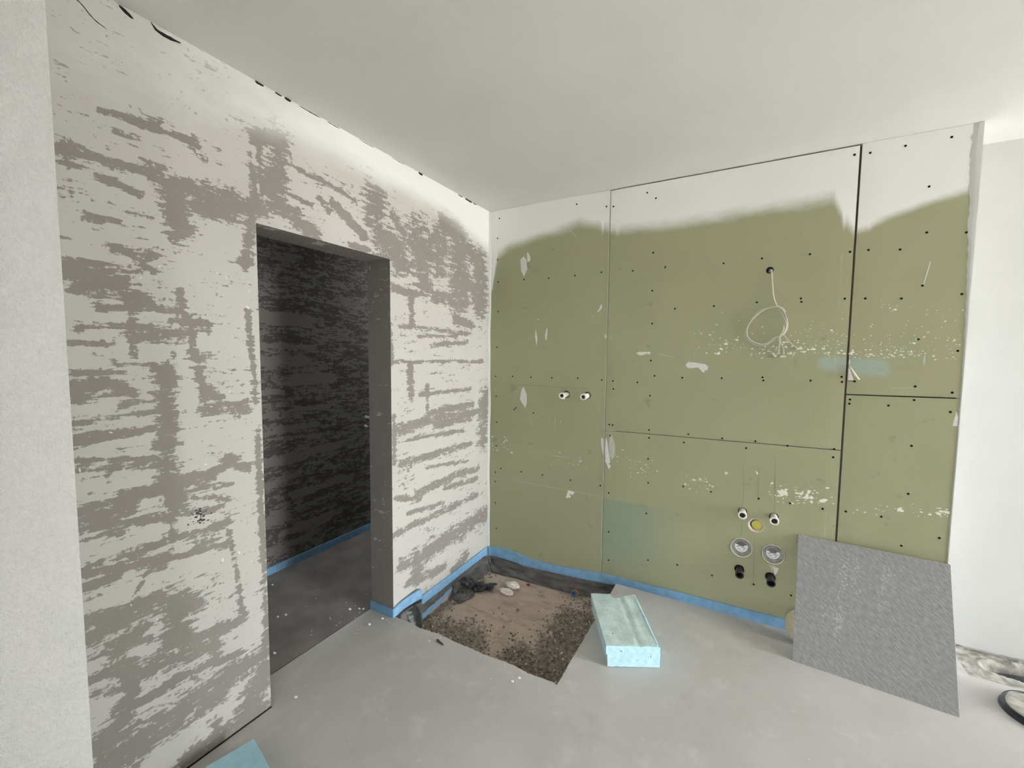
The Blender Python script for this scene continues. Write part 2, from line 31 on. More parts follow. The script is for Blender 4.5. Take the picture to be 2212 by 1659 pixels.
D_fl=[[1.567,1.596,0.0032],[2.34,1.523,0.0026],[2.34,1.578,0.0033],[1.448,1.533,0.0047],[2.051,1.651,0.0022],[2.262,1.561,0.0009],[2.321,1.634,0.0029],[2.001,1.661,0.004],[2.062,1.624,0.0032],[2.154,1.611,0.0016],[2.35,1.659,0.0012],[2.385,1.646,0.0043],[1.742,1.538,0.0083],[2.557,1.572,0.0024],[2.284,1.531,0.004],[2.145,1.634,0.0053],[2.376,1.575,0.0024],[1.957,1.601,0.0076],[2.063,1.637,0.0012],[2.544,1.524,0.0037],[2.067,1.566,0.0087],[2.18,1.543,0.0076],[1.679,1.631,0.0023],[2.53,1.524,0.0018],[2.128,1.574,0.0039],[2.587,1.59,0.0028],[1.688,1.574,0.0054],[1.99,1.578,0.0039],[2.307,1.559,0.0031],[2.101,1.662,0.0107],[1.443,1.656,0.0044],[2.475,1.581,0.0022],[2.264,1.689,0.0049],[2.458,1.557,0.0053],[1.554,1.631,0.0024],[2.49,1.598,0.0033],[2.073,1.579,0.0063],[2.009,1.673,0.0047],[1.676,1.668,0.0019],[1.991,1.537,0.0027],[1.917,1.54,0.0113],[2.012,1.577,0.0028],[1.772,1.527,0.0034],[2.473,1.646,0.0052],[2.154,1.602,0.0034],[2.266,1.539,0.0093],[2.106,1.653,0.0043],[1.735,1.658,0.004],[2.335,1.594,0.0037],[1.765,1.538,0.0043],[2.529,1.696,0.0057],[2.332,1.525,0.0056],[1.66,1.586,0.0031],[1.782,1.57,0.005],[1.8,1.52,0.0043],[1.88,1.592,0.0076],[2.406,1.553,0.0074],[1.998,1.635,0.0049],[1.994,1.519,0.003],[2.503,1.544,0.001],[1.741,1.527,0.0048],[1.47,1.668,0.0026],[2.468,1.545,0.0055],[2.11,1.615,0.0035],[2.345,1.578,0.0031],[2.43,1.663,0.0028],[2.564,1.605,0.0074],[1.906,1.613,0.0039],[1.526,1.647,0.0099],[2.081,1.548,0.0052],[1.894,1.669,0.0038],[2.097,1.53,0.0038],[2.541,1.624,0.0026],[2.28,1.583,0.0019],[2.388,1.567,0.0035],[2.091,1.538,0.0065],[1.911,1.546,0.003],[2.147,1.558,0.0086],[2.086,1.585,0.0053],[1.937,1.529,0.0061],[2.195,1.64,0.0031],[1.958,1.612,0.0072],[1.524,1.593,0.0055],[1.975,1.566,0.0083],[1.65,1.57,0.0036],[2.409,1.542,0.005],[2.584,1.63,0.0028],[1.552,1.59,0.0045],[2.335,1.606,0.002],[1.859,1.561,0.0053],[2.058,1.596,0.003],[2.248,1.543,0.0015],[1.594,1.635,0.0018],[1.525,1.655,0.0007],[2.553,1.545,0.0023],[1.824,1.582,0.0047],[1.893,1.528,0.0029],[2.256,1.529,0.0068],[1.889,1.591,0.0053],[1.672,1.632,0.0067],[2.132,1.588,0.0024],[2.318,1.522,0.0051],[2.073,1.567,0.012],[2.283,1.603,0.0011],[2.268,1.594,0.0031],[2.421,1.55,0.0041],[1.701,1.593,0.0045],[2.012,1.629,0.0029],[2.515,1.623,0.0025],[1.789,1.687,0.0067],[2.09,1.579,0.0027],[1.877,1.523,0.0024],[2.056,1.705,0.0031],[2.084,1.547,0.0033],[2.203,1.523,0.0054],[1.986,1.669,0.0033],[2.258,1.678,0.0071],[1.84,1.694,0.0019],[2.326,1.563,0.0087],[1.902,1.588,0.002],[1.544,1.663,0.0056],[1.583,1.587,0.0057],[2.396,1.575,0.0032],[2.378,1.628,0.0036],[1.774,1.528,0.0017],[2.391,1.68,0.005],[1.794,1.515,0.0081],[1.971,1.576,0.002],[2.017,1.579,0.0027],[1.673,1.724,0.0049],[1.894,1.733,0.004],[2.356,1.544,0.0039],[2.089,1.607,0.0041],[1.532,1.584,0.0025],[2.164,1.632,0.0058],[2.424,1.632,0.0037],[1.613,1.569,0.0048],[2.054,1.66,0.0021],[1.86,1.574,0.005],[2.159,1.52,0.0035],[2.519,1.669,0.0037],[2.275,1.549,0.0019],[2.572,1.522,0.0039],[2.146,1.596,0.0048],[1.585,1.775,0.0056],[1.848,1.656,0.0018],[1.963,1.57,0.0027],[2.348,1.533,0.0075],[2.449,1.674,0.0053],[2.46,1.624,0.0078],[1.536,1.515,0.0024],[2.5,1.619,0.004],[2.564,1.699,0.0037],[1.511,1.541,0.0089],[1.479,1.72,0.0024],[1.983,1.594,0.0071],[2.061,1.671,0.0026],[1.867,1.627,0.0023],[2.361,1.548,0.0035],[1.864,1.615,0.0026],[1.745,1.566,0.009],[2.333,1.634,0.0045],[2.425,1.594,0.0103],[1.965,1.65,0.0042],[2.543,1.607,0.0048],[2.346,1.538,0.0057],[2.392,1.526,0.0068],[1.58,1.621,0.0032],[2.38,1.565,0.0045],[1.541,1.618,0.005],[2.444,1.616,0.0044],[2.431,1.612,0.0041],[2.122,1.643,0.0045],[2.37,1.576,0.0021],[2.18,1.729,0.0022],[2.223,1.519,0.004],[2.541,1.582,0.0032],[2.505,1.516,0.0064],[1.747,1.532,0.0036],[1.943,1.537,0.0066],[1.819,1.576,0.003],[2.151,1.641,0.0045],[2.544,1.62,0.0017],[2.197,1.551,0.0046],[2.241,1.597,0.0024],[2.34,1.553,0.0023],[2.035,1.602,0.0029],[2.192,1.579,0.0028],[1.619,1.574,0.0039],[1.56,1.706,0.0075],[2.136,1.522,0.0047],[2.116,1.531,0.0027],[2.143,1.722,0.0047],[1.896,1.528,0.004],[2.065,1.69,0.002],[2.27,1.581,0.0047],[2.113,1.531,0.0029],[2.304,1.593,0.0017],[2.568,1.61,0.0048],[2.582,1.613,0.0029],[2.412,1.595,0.0052],[2.129,1.606,0.0044],[1.898,1.596,0.0024],[1.481,1.545,0.0017],[2.562,1.549,0.0045],[2.354,1.575,0.0051],[2.566,1.529,0.0039],[2.215,1.541,0.0031],[2.303,1.598,0.0059],[2.334,1.616,0.0045],[1.843,1.542,0.0074],[2.573,1.589,0.0048],[2.235,1.615,0.0078],[2.577,1.518,0.0026],[1.832,1.527,0.0068],[1.743,1.652,0.0057],[1.526,1.579,0.0023],[1.943,1.61,0.0062],[2.564,1.613,0.0041],[2.018,1.713,0.0035],[2.549,1.591,0.0023],[1.63,1.603,0.0044],[1.564,1.562,0.0019],[2.499,1.562,0.0039],[2.003,1.607,0.0031],[2.555,1.566,0.0034],[1.995,1.596,0.0024],[1.979,1.553,0.0036],[1.8,1.655,0.0035],[1.58,1.628,0.0044],[2.399,1.702,0.0041],[1.611,1.615,0.0072],[2.546,1.618,0.004],[1.596,1.559,0.0038],[2.498,1.533,0.0081],[1.788,1.589,0.0036],[2.261,1.634,0.0057],[1.944,1.658,0.0053],[1.693,1.515,0.0015],[2.011,1.691,0.0045],[2.3,1.588,0.0043],[2.18,1.527,0.0064],[2.414,1.537,0.0038],[1.904,1.526,0.0032],[2.081,1.591,0.0037],[2.036,1.546,0.0045],[2.584,1.586,0.0059],[1.452,1.56,0.0038],[2.357,1.549,0.0063],[1.465,1.674,0.003],[2.06,1.635,0.0032],[1.48,1.655,0.0073],[2.157,1.594,0.0029],[1.469,1.573,0.0051],[2.062,1.63,0.0017],[2.031,1.566,0.0018],[1.824,1.602,0.0096],[2.443,1.537,0.0044],[2.038,1.611,0.0034],[1.925,1.637,0.0067],[2.072,1.546,0.0034],[1.933,1.58,0.0105],[2.152,1.552,0.0022],[2.131,1.555,0.0047],[2.005,1.563,0.0094],[2.159,1.542,0.0102],[2.065,1.57,0.0039],[1.832,1.574,0.0022],[1.794,1.564,0.0062],[1.871,1.558,0.0053],[2.025,1.565,0.0166],[1.972,1.552,0.0072],[1.809,1.577,0.0073],[1.952,1.576,0.0061],[1.872,1.564,0.0062],[1.804,1.579,0.0074],[1.798,1.559,0.0045],[1.945,1.546,0.0069],[1.803,1.542,0.0108],[1.835,1.552,0.0056],[1.926,1.543,0.0099],[2.094,1.547,0.0112],[2.049,1.544,0.0022],[1.869,1.578,0.0045],[2.078,1.542,0.0058],[2.024,1.575,0.0063],[1.805,1.565,0.0058],[2.037,1.585,0.0063],[1.897,1.543,0.0065],[2.107,1.589,0.0026],[1.8,1.548,0.0026],[2.032,1.561,0.0055],[1.877,1.557,0.004],[2.102,1.568,0.0042],[2.151,1.568,0.003],[1.93,1.542,0.0118],[1.881,1.59,0.0022],[1.941,1.594,0.0024],[1.828,1.565,0.0045],[2.144,1.557,0.0045],[1.987,1.55,0.0135],[1.861,1.569,0.0046],[2.135,1.588,0.0048],[1.894,1.562,0.0048],[2.136,1.545,0.0117],[1.873,1.542,0.0046],[2.431,1.533,0.0055],[2.378,1.568,0.0037],[2.188,1.54,0.0106],[2.226,1.551,0.0036],[2.384,1.536,0.0081],[2.207,1.539,0.0072],[2.355,1.529,0.0059],[2.322,1.578,0.0033],[2.189,1.56,0.0035],[2.307,1.541,0.0071],[2.218,1.554,0.0024],[2.388,1.554,0.0068],[2.447,1.535,0.0049],[2.335,1.561,0.0032],[2.374,1.535,0.004],[2.192,1.555,0.0071],[2.191,1.561,0.0074],[2.323,1.53,0.0028],[2.338,1.54,0.0066],[2.296,1.569,0.0012],[2.447,1.557,0.0027],[2.226,1.549,0.0022],[2.198,1.547,0.0042],[2.336,1.54,0.0022],[2.304,1.558,0.0046],[2.296,1.532,0.005],[2.417,1.553,0.0061],[2.25,1.538,0.0045],[2.452,1.543,0.0044],[2.284,1.543,0.0031],[2.191,1.548,0.0121],[2.244,1.561,0.007],[2.378,1.539,0.0059],[2.416,1.558,0.0041],[2.429,1.558,0.0028],[2.262,1.562,0.0061],[2.186,1.543,0.005],[2.363,1.56,0.0086],[2.416,1.549,0.0033],[2.379,1.555,0.006],[2.277,1.534,0.0059],[2.194,1.562,0.0032],[2.386,1.576,0.0034],[2.245,1.535,0.005],[2.418,1.541,0.0068],[2.447,1.536,0.0056],[1.571,1.529,0.0036],[1.578,1.548,0.0067],[1.575,1.539,0.0174],[1.588,1.565,0.0162],[1.667,1.617,0.0181],[1.844,1.579,0.0094],[1.877,1.544,0.0052],[1.884,1.589,0.0108],[1.783,1.615,0.0036],[1.832,1.571,0.0034],[1.909,1.602,0.0081],[1.824,1.553,0.0093],[1.76,1.57,0.0037],[1.558,1.539,0.0084],[1.782,1.541,0.0118],[1.893,1.601,0.0112],[1.612,1.594,0.0133],[1.707,1.575,0.0037],[1.617,1.603,0.0096],[1.641,1.596,0.005],[1.615,1.548,0.0059],[1.927,1.55,0.0035],[1.832,1.543,0.0035],[1.672,1.56,0.0043],[1.905,1.577,0.0162],[1.889,1.578,0.0025],[0.14,0.898,0.0103],[0.04,0.786,0.0041],[0.062,0.839,0.0029],[0.091,0.869,0.0032],[0.193,0.812,0.0044],[0.068,0.808,0.004],[0.167,0.785,0.004],[0.062,0.81,0.0054],[0.17,0.806,0.0084],[0.083,0.805,0.0044],[0.073,0.815,0.0025],[0.074,0.79,0.0105],[0.191,0.844,0.0043],[0.163,0.873,0.0088],[0.035,0.888,0.012],[0.129,0.836,0.0016],[0.091,0.788,0.005],[0.145,0.873,0.0097],[0.157,0.887,0.0092],[0.165,0.818,0.0047],[0.106,0.88,0.0032],[0.143,0.794,0.0012],[0.154,0.831,0.0047],[0.027,0.828,0.0041],[0.09,0.786,0.0024],[0.033,0.839,0.0093],[0.118,0.841,0.0074],[0.126,0.857,0.0066],[0.034,0.818,0.0075],[0.204,0.786,0.0136],[0.045,0.793,0.0063],[0.03,0.82,0.0021],[0.136,0.819,0.0083],[0.14,0.858,0.0099],[1.904,0.717,0.0092],[1.929,0.735,0.0041],[1.916,0.809,0.0075],[1.992,0.811,0.0044],[1.94,0.79,0.0056],[2.152,0.751,0.0082],[2.078,0.768,0.0052],[2.058,0.75,0.0063],[2.06,0.792,0.0059],[2.085,0.749,0.0049],[2.146,0.784,0.0054],[2.032,0.729,0.0019],[1.931,0.718,0.0065],[1.867,0.801,0.0025],[1.874,0.75,0.0045],[1.939,0.82,0.0041],[1.995,0.719,0.0038],[1.978,0.8,0.0026],[2.081,0.798,0.0106],[2.002,0.726,0.006],[2.025,0.732,0.0077],[2.07,0.808,0.0063],[2.112,0.75,0.0048],[2.04,0.761,0.0101],[1.928,0.739,0.0042],[2.031,0.747,0.0066],[2.024,0.799,0.0029],[2.059,0.744,0.0157],[1.942,0.749,0.0042],[1.911,0.721,0.0033],[2.087,0.795,0.0029],[2.054,0.824,0.0034],[1.873,0.816,0.0123],[1.982,0.813,0.0047],[2.033,0.788,0.0021],[1.971,0.721,0.0115],[2.144,0.784,0.0062],[1.93,0.742,0.0056],[2.004,0.755,0.0063],[1.959,0.732,0.0047],[1.867,0.752,0.0051],[1.907,0.808,0.006],[2.123,0.831,0.01],[2.06,0.806,0.0033],[2.107,0.758,0.0285],[1.862,0.766,0.0078],[2.099,0.814,0.0028],[1.867,0.803,0.005],[1.892,0.751,0.0065],[1.995,0.74,0.007],[2.057,0.736,0.0049],[2.116,0.759,0.0072],[2.06,0.725,0.003],[2.065,0.79,0.0055],[2.121,0.768,0.0034],[2.013,0.759,0.0037],[1.88,0.736,0.0052],[2.09,0.743,0.0045],[1.923,0.786,0.0094],[1.898,0.738,0.0027],[1.926,0.773,0.0022],[1.928,0.77,0.0359],[1.91,0.764,0.0075],[1.913,0.753,0.0048],[1.923,0.757,0.0155],[1.941,0.792,0.0116],[1.907,0.755,0.0033],[1.935,0.773,0.0062],[1.92,0.789,0.0068],[1.912,0.75,0.009],[1.938,0.793,0.0095],[1.943,0.762,0.014],[1.922,0.773,0.0053],[1.923,0.759,0.0119],[1.905,0.778,0.0119],[1.913,0.753,0.0155],[1.909,0.752,0.0143],[1.946,0.77,0.0054],[1.922,0.775,0.0147],[1.916,0.773,0.0055],[1.938,0.79,0.0114],[1.938,0.777,0.0085],[2.035,0.779,0.0151],[2.044,0.791,0.0107],[2.042,0.788,0.0101],[1.995,0.791,0.0044],[2.034,0.767,0.0218],[2.003,0.784,0.0061],[1.985,0.796,0.0082],[2.056,0.772,0.0117],[2.052,0.795,0.0024],[2.032,0.762,0.0178],[2.056,0.772,0.0034],[2.002,0.764,0.0091],[2.012,0.775,0.0087],[2.015,0.757,0.004],[2.03,0.762,0.0048],[2.006,0.764,0.0094],[2.014,0.784,0.0148],[2.036,0.756,0.0057],[2.046,0.799,0.0164],[2.058,0.765,0.0169],[2.017,0.793,0.0076],[2.047,0.766,0.0066],[1.991,0.781,0.0129],[2.041,0.802,0.0087],[2.009,0.783,0.0132],[1.989,0.759,0.0065],[2.53,0.772,0.0036],[2.412,0.759,0.0058],[2.37,0.776,0.0062],[2.591,0.769,0.0042],[2.591,0.783,0.0034],[2.25,0.749,0.0017],[2.493,0.786,0.0039],[2.252,0.736,0.0072],[2.356,0.747,0.0047],[2.327,0.758,0.0052],[2.463,0.806,0.0044],[2.47,0.765,0.0028],[2.398,0.746,0.0018],[2.412,0.775,0.0034],[2.347,0.778,0.0025],[2.574,0.767,0.0021],[2.239,0.718,0.0042],[2.339,0.753,0.005],[2.497,0.787,0.0029],[2.589,0.793,0.004],[2.296,0.778,0.002],[2.489,0.75,0.0053],[2.352,0.746,0.0022],[2.529,0.766,0.0107],[2.361,0.755,0.0027],[2.455,0.8,0.0028],[2.287,0.732,0.0049],[2.401,0.771,0.0047],[2.421,0.798,0.0023],[2.429,0.785,0.0035],[2.54,0.747,0.0026],[2.252,0.793,0.0024],[2.339,0.777,0.0028],[2.566,0.769,0.0035],[2.511,0.75,0.0033],[2.279,0.759,0.0026],[2.498,0.772,0.0111],[2.57,0.776,0.0026],[2.568,0.763,0.005],[2.331,0.726,0.0048],[2.279,0.729,0.0032],[2.415,0.78,0.003],[2.285,0.729,0.007],[2.327,0.754,0.0023],[2.46,0.785,0.0029],[2.557,0.784,0.0052],[2.584,0.788,0.0044],[2.566,0.804,0.0051],[2.56,0.775,0.0179],[2.596,0.785,0.0053],[2.591,0.789,0.0032],[2.58,0.793,0.005],[2.561,0.802,0.0048],[2.587,0.802,0.007],[2.551,0.779,0.0055],[2.581,0.777,0.0067],[2.568,0.79,0.0153],[2.589,0.788,0.0188],[2.552,0.802,0.0042],[2.553,0.786,0.0029],[2.591,0.773,0.0034],[2.559,0.803,0.0067],[2.564,0.786,0.0059],[0.748,0.792,0.0107],[0.697,0.764,0.0045],[0.788,0.756,0.0029],[0.733,0.768,0.0071],[0.633,0.761,0.0024],[0.533,0.737,0.0053],[0.595,0.836,0.009],[0.743,0.811,0.0054],[0.707,0.79,0.0038],[0.698,0.757,0.0052],[0.667,0.768,0.0057],[0.799,0.756,0.0024],[0.789,0.748,0.0035],[0.791,0.819,0.0026],[2.418,0.764,0.0042],[2.414,0.77,0.0081],[2.413,0.765,0.0035],[2.417,0.769,0.0094],[2.429,0.762,0.007],[2.414,0.765,0.009],[2.424,0.775,0.0067],[2.414,0.773,0.0035],[2.423,0.76,0.0048],[2.422,0.78,0.0044],[2.418,0.778,0.0048],[2.429,0.767,0.0096],[2.42,0.771,0.0088],[2.419,0.767,0.0139],[1.168,0.824,0.0039],[1.169,0.791,0.0087],[1.184,0.755,0.0048],[1.12,0.737,0.0032],[1.116,0.841,0.0026],[1.166,0.841,0.0031],[1.18,0.743,0.0016],[1.187,0.827,0.0063],[1.157,0.799,0.0085],[1.12,0.821,0.0027],[1.169,0.788,0.0017],[1.146,0.819,0.0025],[1.146,0.874,0.003],[1.092,0.734,0.0039],[1.089,0.769,0.003],[1.181,0.781,0.0051],[1.149,0.843,0.005],[1.185,0.783,0.0046],[1.093,0.762,0.0036],[1.135,0.768,0.0102],[1.164,0.773,0.0044],[1.19,0.798,0.0025],[1.447,0.763,0.0033],[1.458,0.769,0.0036],[1.498,0.791,0.0041],[1.51,0.78,0.0062],[1.428,0.791,0.0048],[1.574,0.75,0.0098],[1.474,0.745,0.0033],[1.542,0.774,0.008],[1.441,0.737,0.0036],[1.557,0.754,0.0081],[1.47,0.774,0.0141],[1.556,0.727,0.0034],[1.488,0.704,0.0038],[1.48,0.761,0.0033],[1.424,0.738,0.0092],[1.536,0.79,0.0056],[1.426,0.738,0.0048],[1.45,0.714,0.0082],[1.424,0.804,0.0042],[1.546,0.73,0.0082],[1.505,0.784,0.0095],[1.506,0.74,0.0037],[1.536,0.747,0.0039],[1.558,0.757,0.0035],[1.568,0.723,0.0047],[1.424,0.744,0.0052],[2.327,1.767,0.006],[2.33,1.75,0.0025],[2.305,1.785,0.0034],[2.519,1.722,0.002],[2.336,1.755,0.0028],[2.249,1.789,0.0017],[2.295,1.773,0.0035],[2.292,1.805,0.0035],[2.497,1.749,0.0038],[2.463,1.751,0.0038],[2.322,1.782,0.0039],[2.401,1.77,0.0039],[2.369,1.792,0.0015],[2.352,1.775,0.0044],[2.298,1.786,0.0029],[2.404,1.753,0.0023],[2.542,1.751,0.0032],[2.573,1.727,0.0023],[2.338,1.754,0.0033],[2.462,1.73,0.0039],[2.497,1.734,0.002],[2.234,1.774,0.0027],[2.347,1.759,0.0111],[2.586,1.745,0.006],[2.401,1.734,0.0013],[1.256,0.798,0.0084],[1.062,0.858,0.0045],[1.097,0.886,0.0043],[1.083,0.848,0.0066],[1.0,0.824,0.0052],[1.225,0.862,0.0061],[1.122,0.866,0.0019],[1.036,0.906,0.0077],[1.199,0.811,0.0047],[1.126,0.841,0.0041],[1.182,0.88,0.0038],[1.003,0.856,0.0087],[1.096,0.835,0.0032],[1.086,0.791,0.0054],[1.185,0.832,0.0043],[1.142,0.84,0.004],[0.358,1.455,0.0043],[0.477,1.201,0.0038],[0.506,1.064,0.0041],[0.644,1.725,0.0019],[0.231,1.385,0.0014],[0.614,0.967,0.0026],[0.394,1.645,0.0021],[0.711,1.184,0.0042],[0.34,1.639,0.0046],[0.236,1.249,0.0048],[0.191,1.203,0.0025],[0.45,1.101,0.0037],[0.292,1.103,0.0022],[0.805,1.783,0.0039],[0.625,1.085,0.0036],[0.051,0.925,0.0017],[0.497,1.091,0.0027],[0.837,1.241,0.0024],[0.878,1.428,0.0033],[0.662,1.237,0.0011],[0.564,1.261,0.0042],[0.41,1.775,0.0072],[0.345,1.613,0.0029],[0.504,1.839,0.0042],[0.431,1.72,0.0026],[0.351,1.556,0.0045],[0.442,0.781,0.0032],[0.746,1.249,0.0034],[0.598,1.05,0.0063],[0.374,1.709,0.0038]]
D_sprayB=[[[0.019,1.959],[0.069,2.228],[0.168,2.285],[0.319,2.307],[0.464,2.338],[0.701,2.378],[0.897,2.322]],[[0.919,2.305],[1.237,2.278],[1.419,2.286],[1.658,2.299],[1.876,2.303],[2.075,2.308],[2.118,2.209],[2.188,2.108]],[[2.199,2.141],[2.299,2.19],[2.431,2.235],[2.6,2.274]]]
D_wash=[[0.035,2.087,1.491,2.151,1.482],[0.03,2.189,1.488,2.302,1.485],[0.03,2.231,1.465,2.313,1.46]]# ------------------------------------------------------------------ helpers
COL = sc.collection
def lerp(a, b, t): return a + (b - a) * t
class MB:
    """collects vertices and faces of one mesh"""
    def __init__(self): self.v = []; self.f = []; self.m = []; self.sm = []
    def add(self, vs, fs, mi=0, smooth=False):
        o = len(self.v); self.v += [tuple(map(float, q)) for q in vs]
        self.f += [tuple(o + i for i in q) for q in fs]
        self.m += [mi] * len(fs); self.sm += [smooth] * len(fs)
        return o
    def box(self, x0, x1, y0, y1, z0, z1, mi=0):
        self.add([(x0,y0,z0),(x1,y0,z0),(x1,y1,z0),(x0,y1,z0),(x0,y0,z1),(x1,y0,z1),(x1,y1,z1),(x0,y1,z1)],
                 [(3,2,1,0),(4,5,6,7),(0,1,5,4),(1,2,6,5),(2,3,7,6),(3,0,4,7)], mi)
    def tube(self, pts, r, n=8, mi=0, caps=True):
        pts = [Vector(q) for q in pts]; rs = r if isinstance(r, (list, tuple)) else [r] * len(pts)
        vs = []; up = None
        for i, q in enumerate(pts):
            t = (pts[min(i + 1, len(pts) - 1)] - pts[max(i - 1, 0)]).normalized()
            if up is None: up = t.orthogonal().normalized()
            up = (up - t * up.dot(t)).normalized(); b = t.cross(up)
            for k in range(n):
                a = 2 * math.pi * k / n; vs.append(q + (up * math.cos(a) + b * math.sin(a)) * rs[i])
        fs = [(i*n+k, i*n+(k+1)%n, (i+1)*n+(k+1)%n, (i+1)*n+k) for i in range(len(pts)-1) for k in range(n)]
        self.add(vs, fs, mi, True)
        if caps:
            o = len(self.v) - len(vs)
            self.f += [tuple(o + k for k in range(n))[::-1], tuple(o + (len(pts)-1)*n + k for k in range(n))]
            self.m += [mi, mi]; self.sm += [False, False]
    def lathe(self, c, axis, prof, n=28, mi=0, smooth=True, closed=False):
        """prof: (radius, distance along axis)"""
        a = Vector(axis).normalized(); u = a.orthogonal().normalized(); w = a.cross(u); c = Vector(c); vs = []
        for (r, d) in prof:
            for k in range(n):
                t = 2 * math.pi * k / n; vs.append(c + a * d + (u * math.cos(t) + w * math.sin(t)) * r)
        m = len(prof); fs = []
        for i in range(m if closed else m - 1):
            j = (i + 1) % m
            for k in range(n): fs.append((i*n+k, i*n+(k+1)%n, j*n+(k+1)%n, j*n+k))
        self.add(vs, fs, mi, smooth)
    def build(self, name, mats, parent=None, attrs=None, loc=None):
        me = bpy.data.meshes.new(name)
        me.from_pydata(self.v, [], self.f)
        for m in (mats if isinstance(mats, (list, tuple)) else [mats]): me.materials.append(m)
        me.polygons.foreach_set('material_index', self.m); me.polygons.foreach_set('use_smooth', self.sm)
        for k, arr in (attrs or {}).items():
            at = me.attributes.new(k, 'FLOAT', 'POINT'); at.data.foreach_set('value', [float(q) for q in arr])
        me.update()
        o = bpy.data.objects.new(name, me); COL.objects.link(o)
        if parent: o.parent = parent
        if loc: o.location = loc
        return o
def rebase(o, c):
    """move the origin of a mesh object to c without moving the mesh"""
    c = Vector(c); o.data.transform(Matrix.Translation(-c)); o.location = c
def tag(o, label, cat, group=None, kind=None):
    if label: o['label'] = label
    if cat: o['category'] = cat
    if group: o['group'] = group
    if kind: o['kind'] = kind
    return o
def struct(o): o['kind'] = 'structure'; return o
def empty(name, loc, label, cat, group=None):
    o = bpy.data.objects.new(name, None); COL.objects.link(o); o.location = loc; o.empty_display_size = .05
    return tag(o, label, cat, group)
def hang(o, root):
    """parent a mesh built in world coordinates under a root Empty"""
    o.data.transform(Matrix.Translation(-root.location)); o.parent = root; return o
def catmull(pts, n=6):
    pts = [Vector(q) for q in pts]; out = []
    for i in range(len(pts) - 1):
        p0 = pts[max(i-1,0)]; p1 = pts[i]; p2 = pts[i+1]; p3 = pts[min(i+2,len(pts)-1)]
        for k in range(n):
            t = k / n
            out.append(.5*((2*p1) + (p2-p0)*t + (2*p0-5*p1+4*p2-p3)*t*t + (3*p1-p0-3*p2+p3)*t**3))
    out.append(pts[-1]); return out
def interp(x, xs, ys): return float(np.interp(x, xs, ys))
def rock(rnd, c, r, flat=.7):
    """one irregular stone: 8-vertex lump, 12 triangles"""
    q = Euler((rnd.uniform(0,6.28), rnd.uniform(0,6.28), rnd.uniform(0,6.28))).to_matrix(); vs = []
    for sx in (-1,1):
        for sy in (-1,1):
            for sz in (-1,1):
                v = Vector((sx*rnd.uniform(.45,1), sy*rnd.uniform(.4,.9), sz*rnd.uniform(.35,.8))) * r
                v = q @ v; v.z *= flat; vs.append(Vector(c) + v)
    return vs, [(0,1,3,2),(4,6,7,5),(0,4,5,1),(2,3,7,6),(0,2,6,4),(1,5,7,3)]
def seg_dist(Y, Z, pts):
    """distance of arrays (Y,Z) to a polyline, plus"""
    d = np.full(Y.shape, 9.)
    if len(pts) == 1: return np.hypot(Y - pts[0][0], Z - pts[0][1])
    for (a, b), (c, e) in zip(pts[:-1], pts[1:]):
        L2 = (c-a)**2 + (e-b)**2 + 1e-12
        t = np.clip(((Y-a)*(c-a) + (Z-b)*(e-b)) / L2, 0, 1)
        d = np.minimum(d, np.hypot(Y - a - t*(c-a), Z - b - t*(e-b)))
    return d
def pairs(flat): return list(zip(flat[0::2], flat[1::2]))

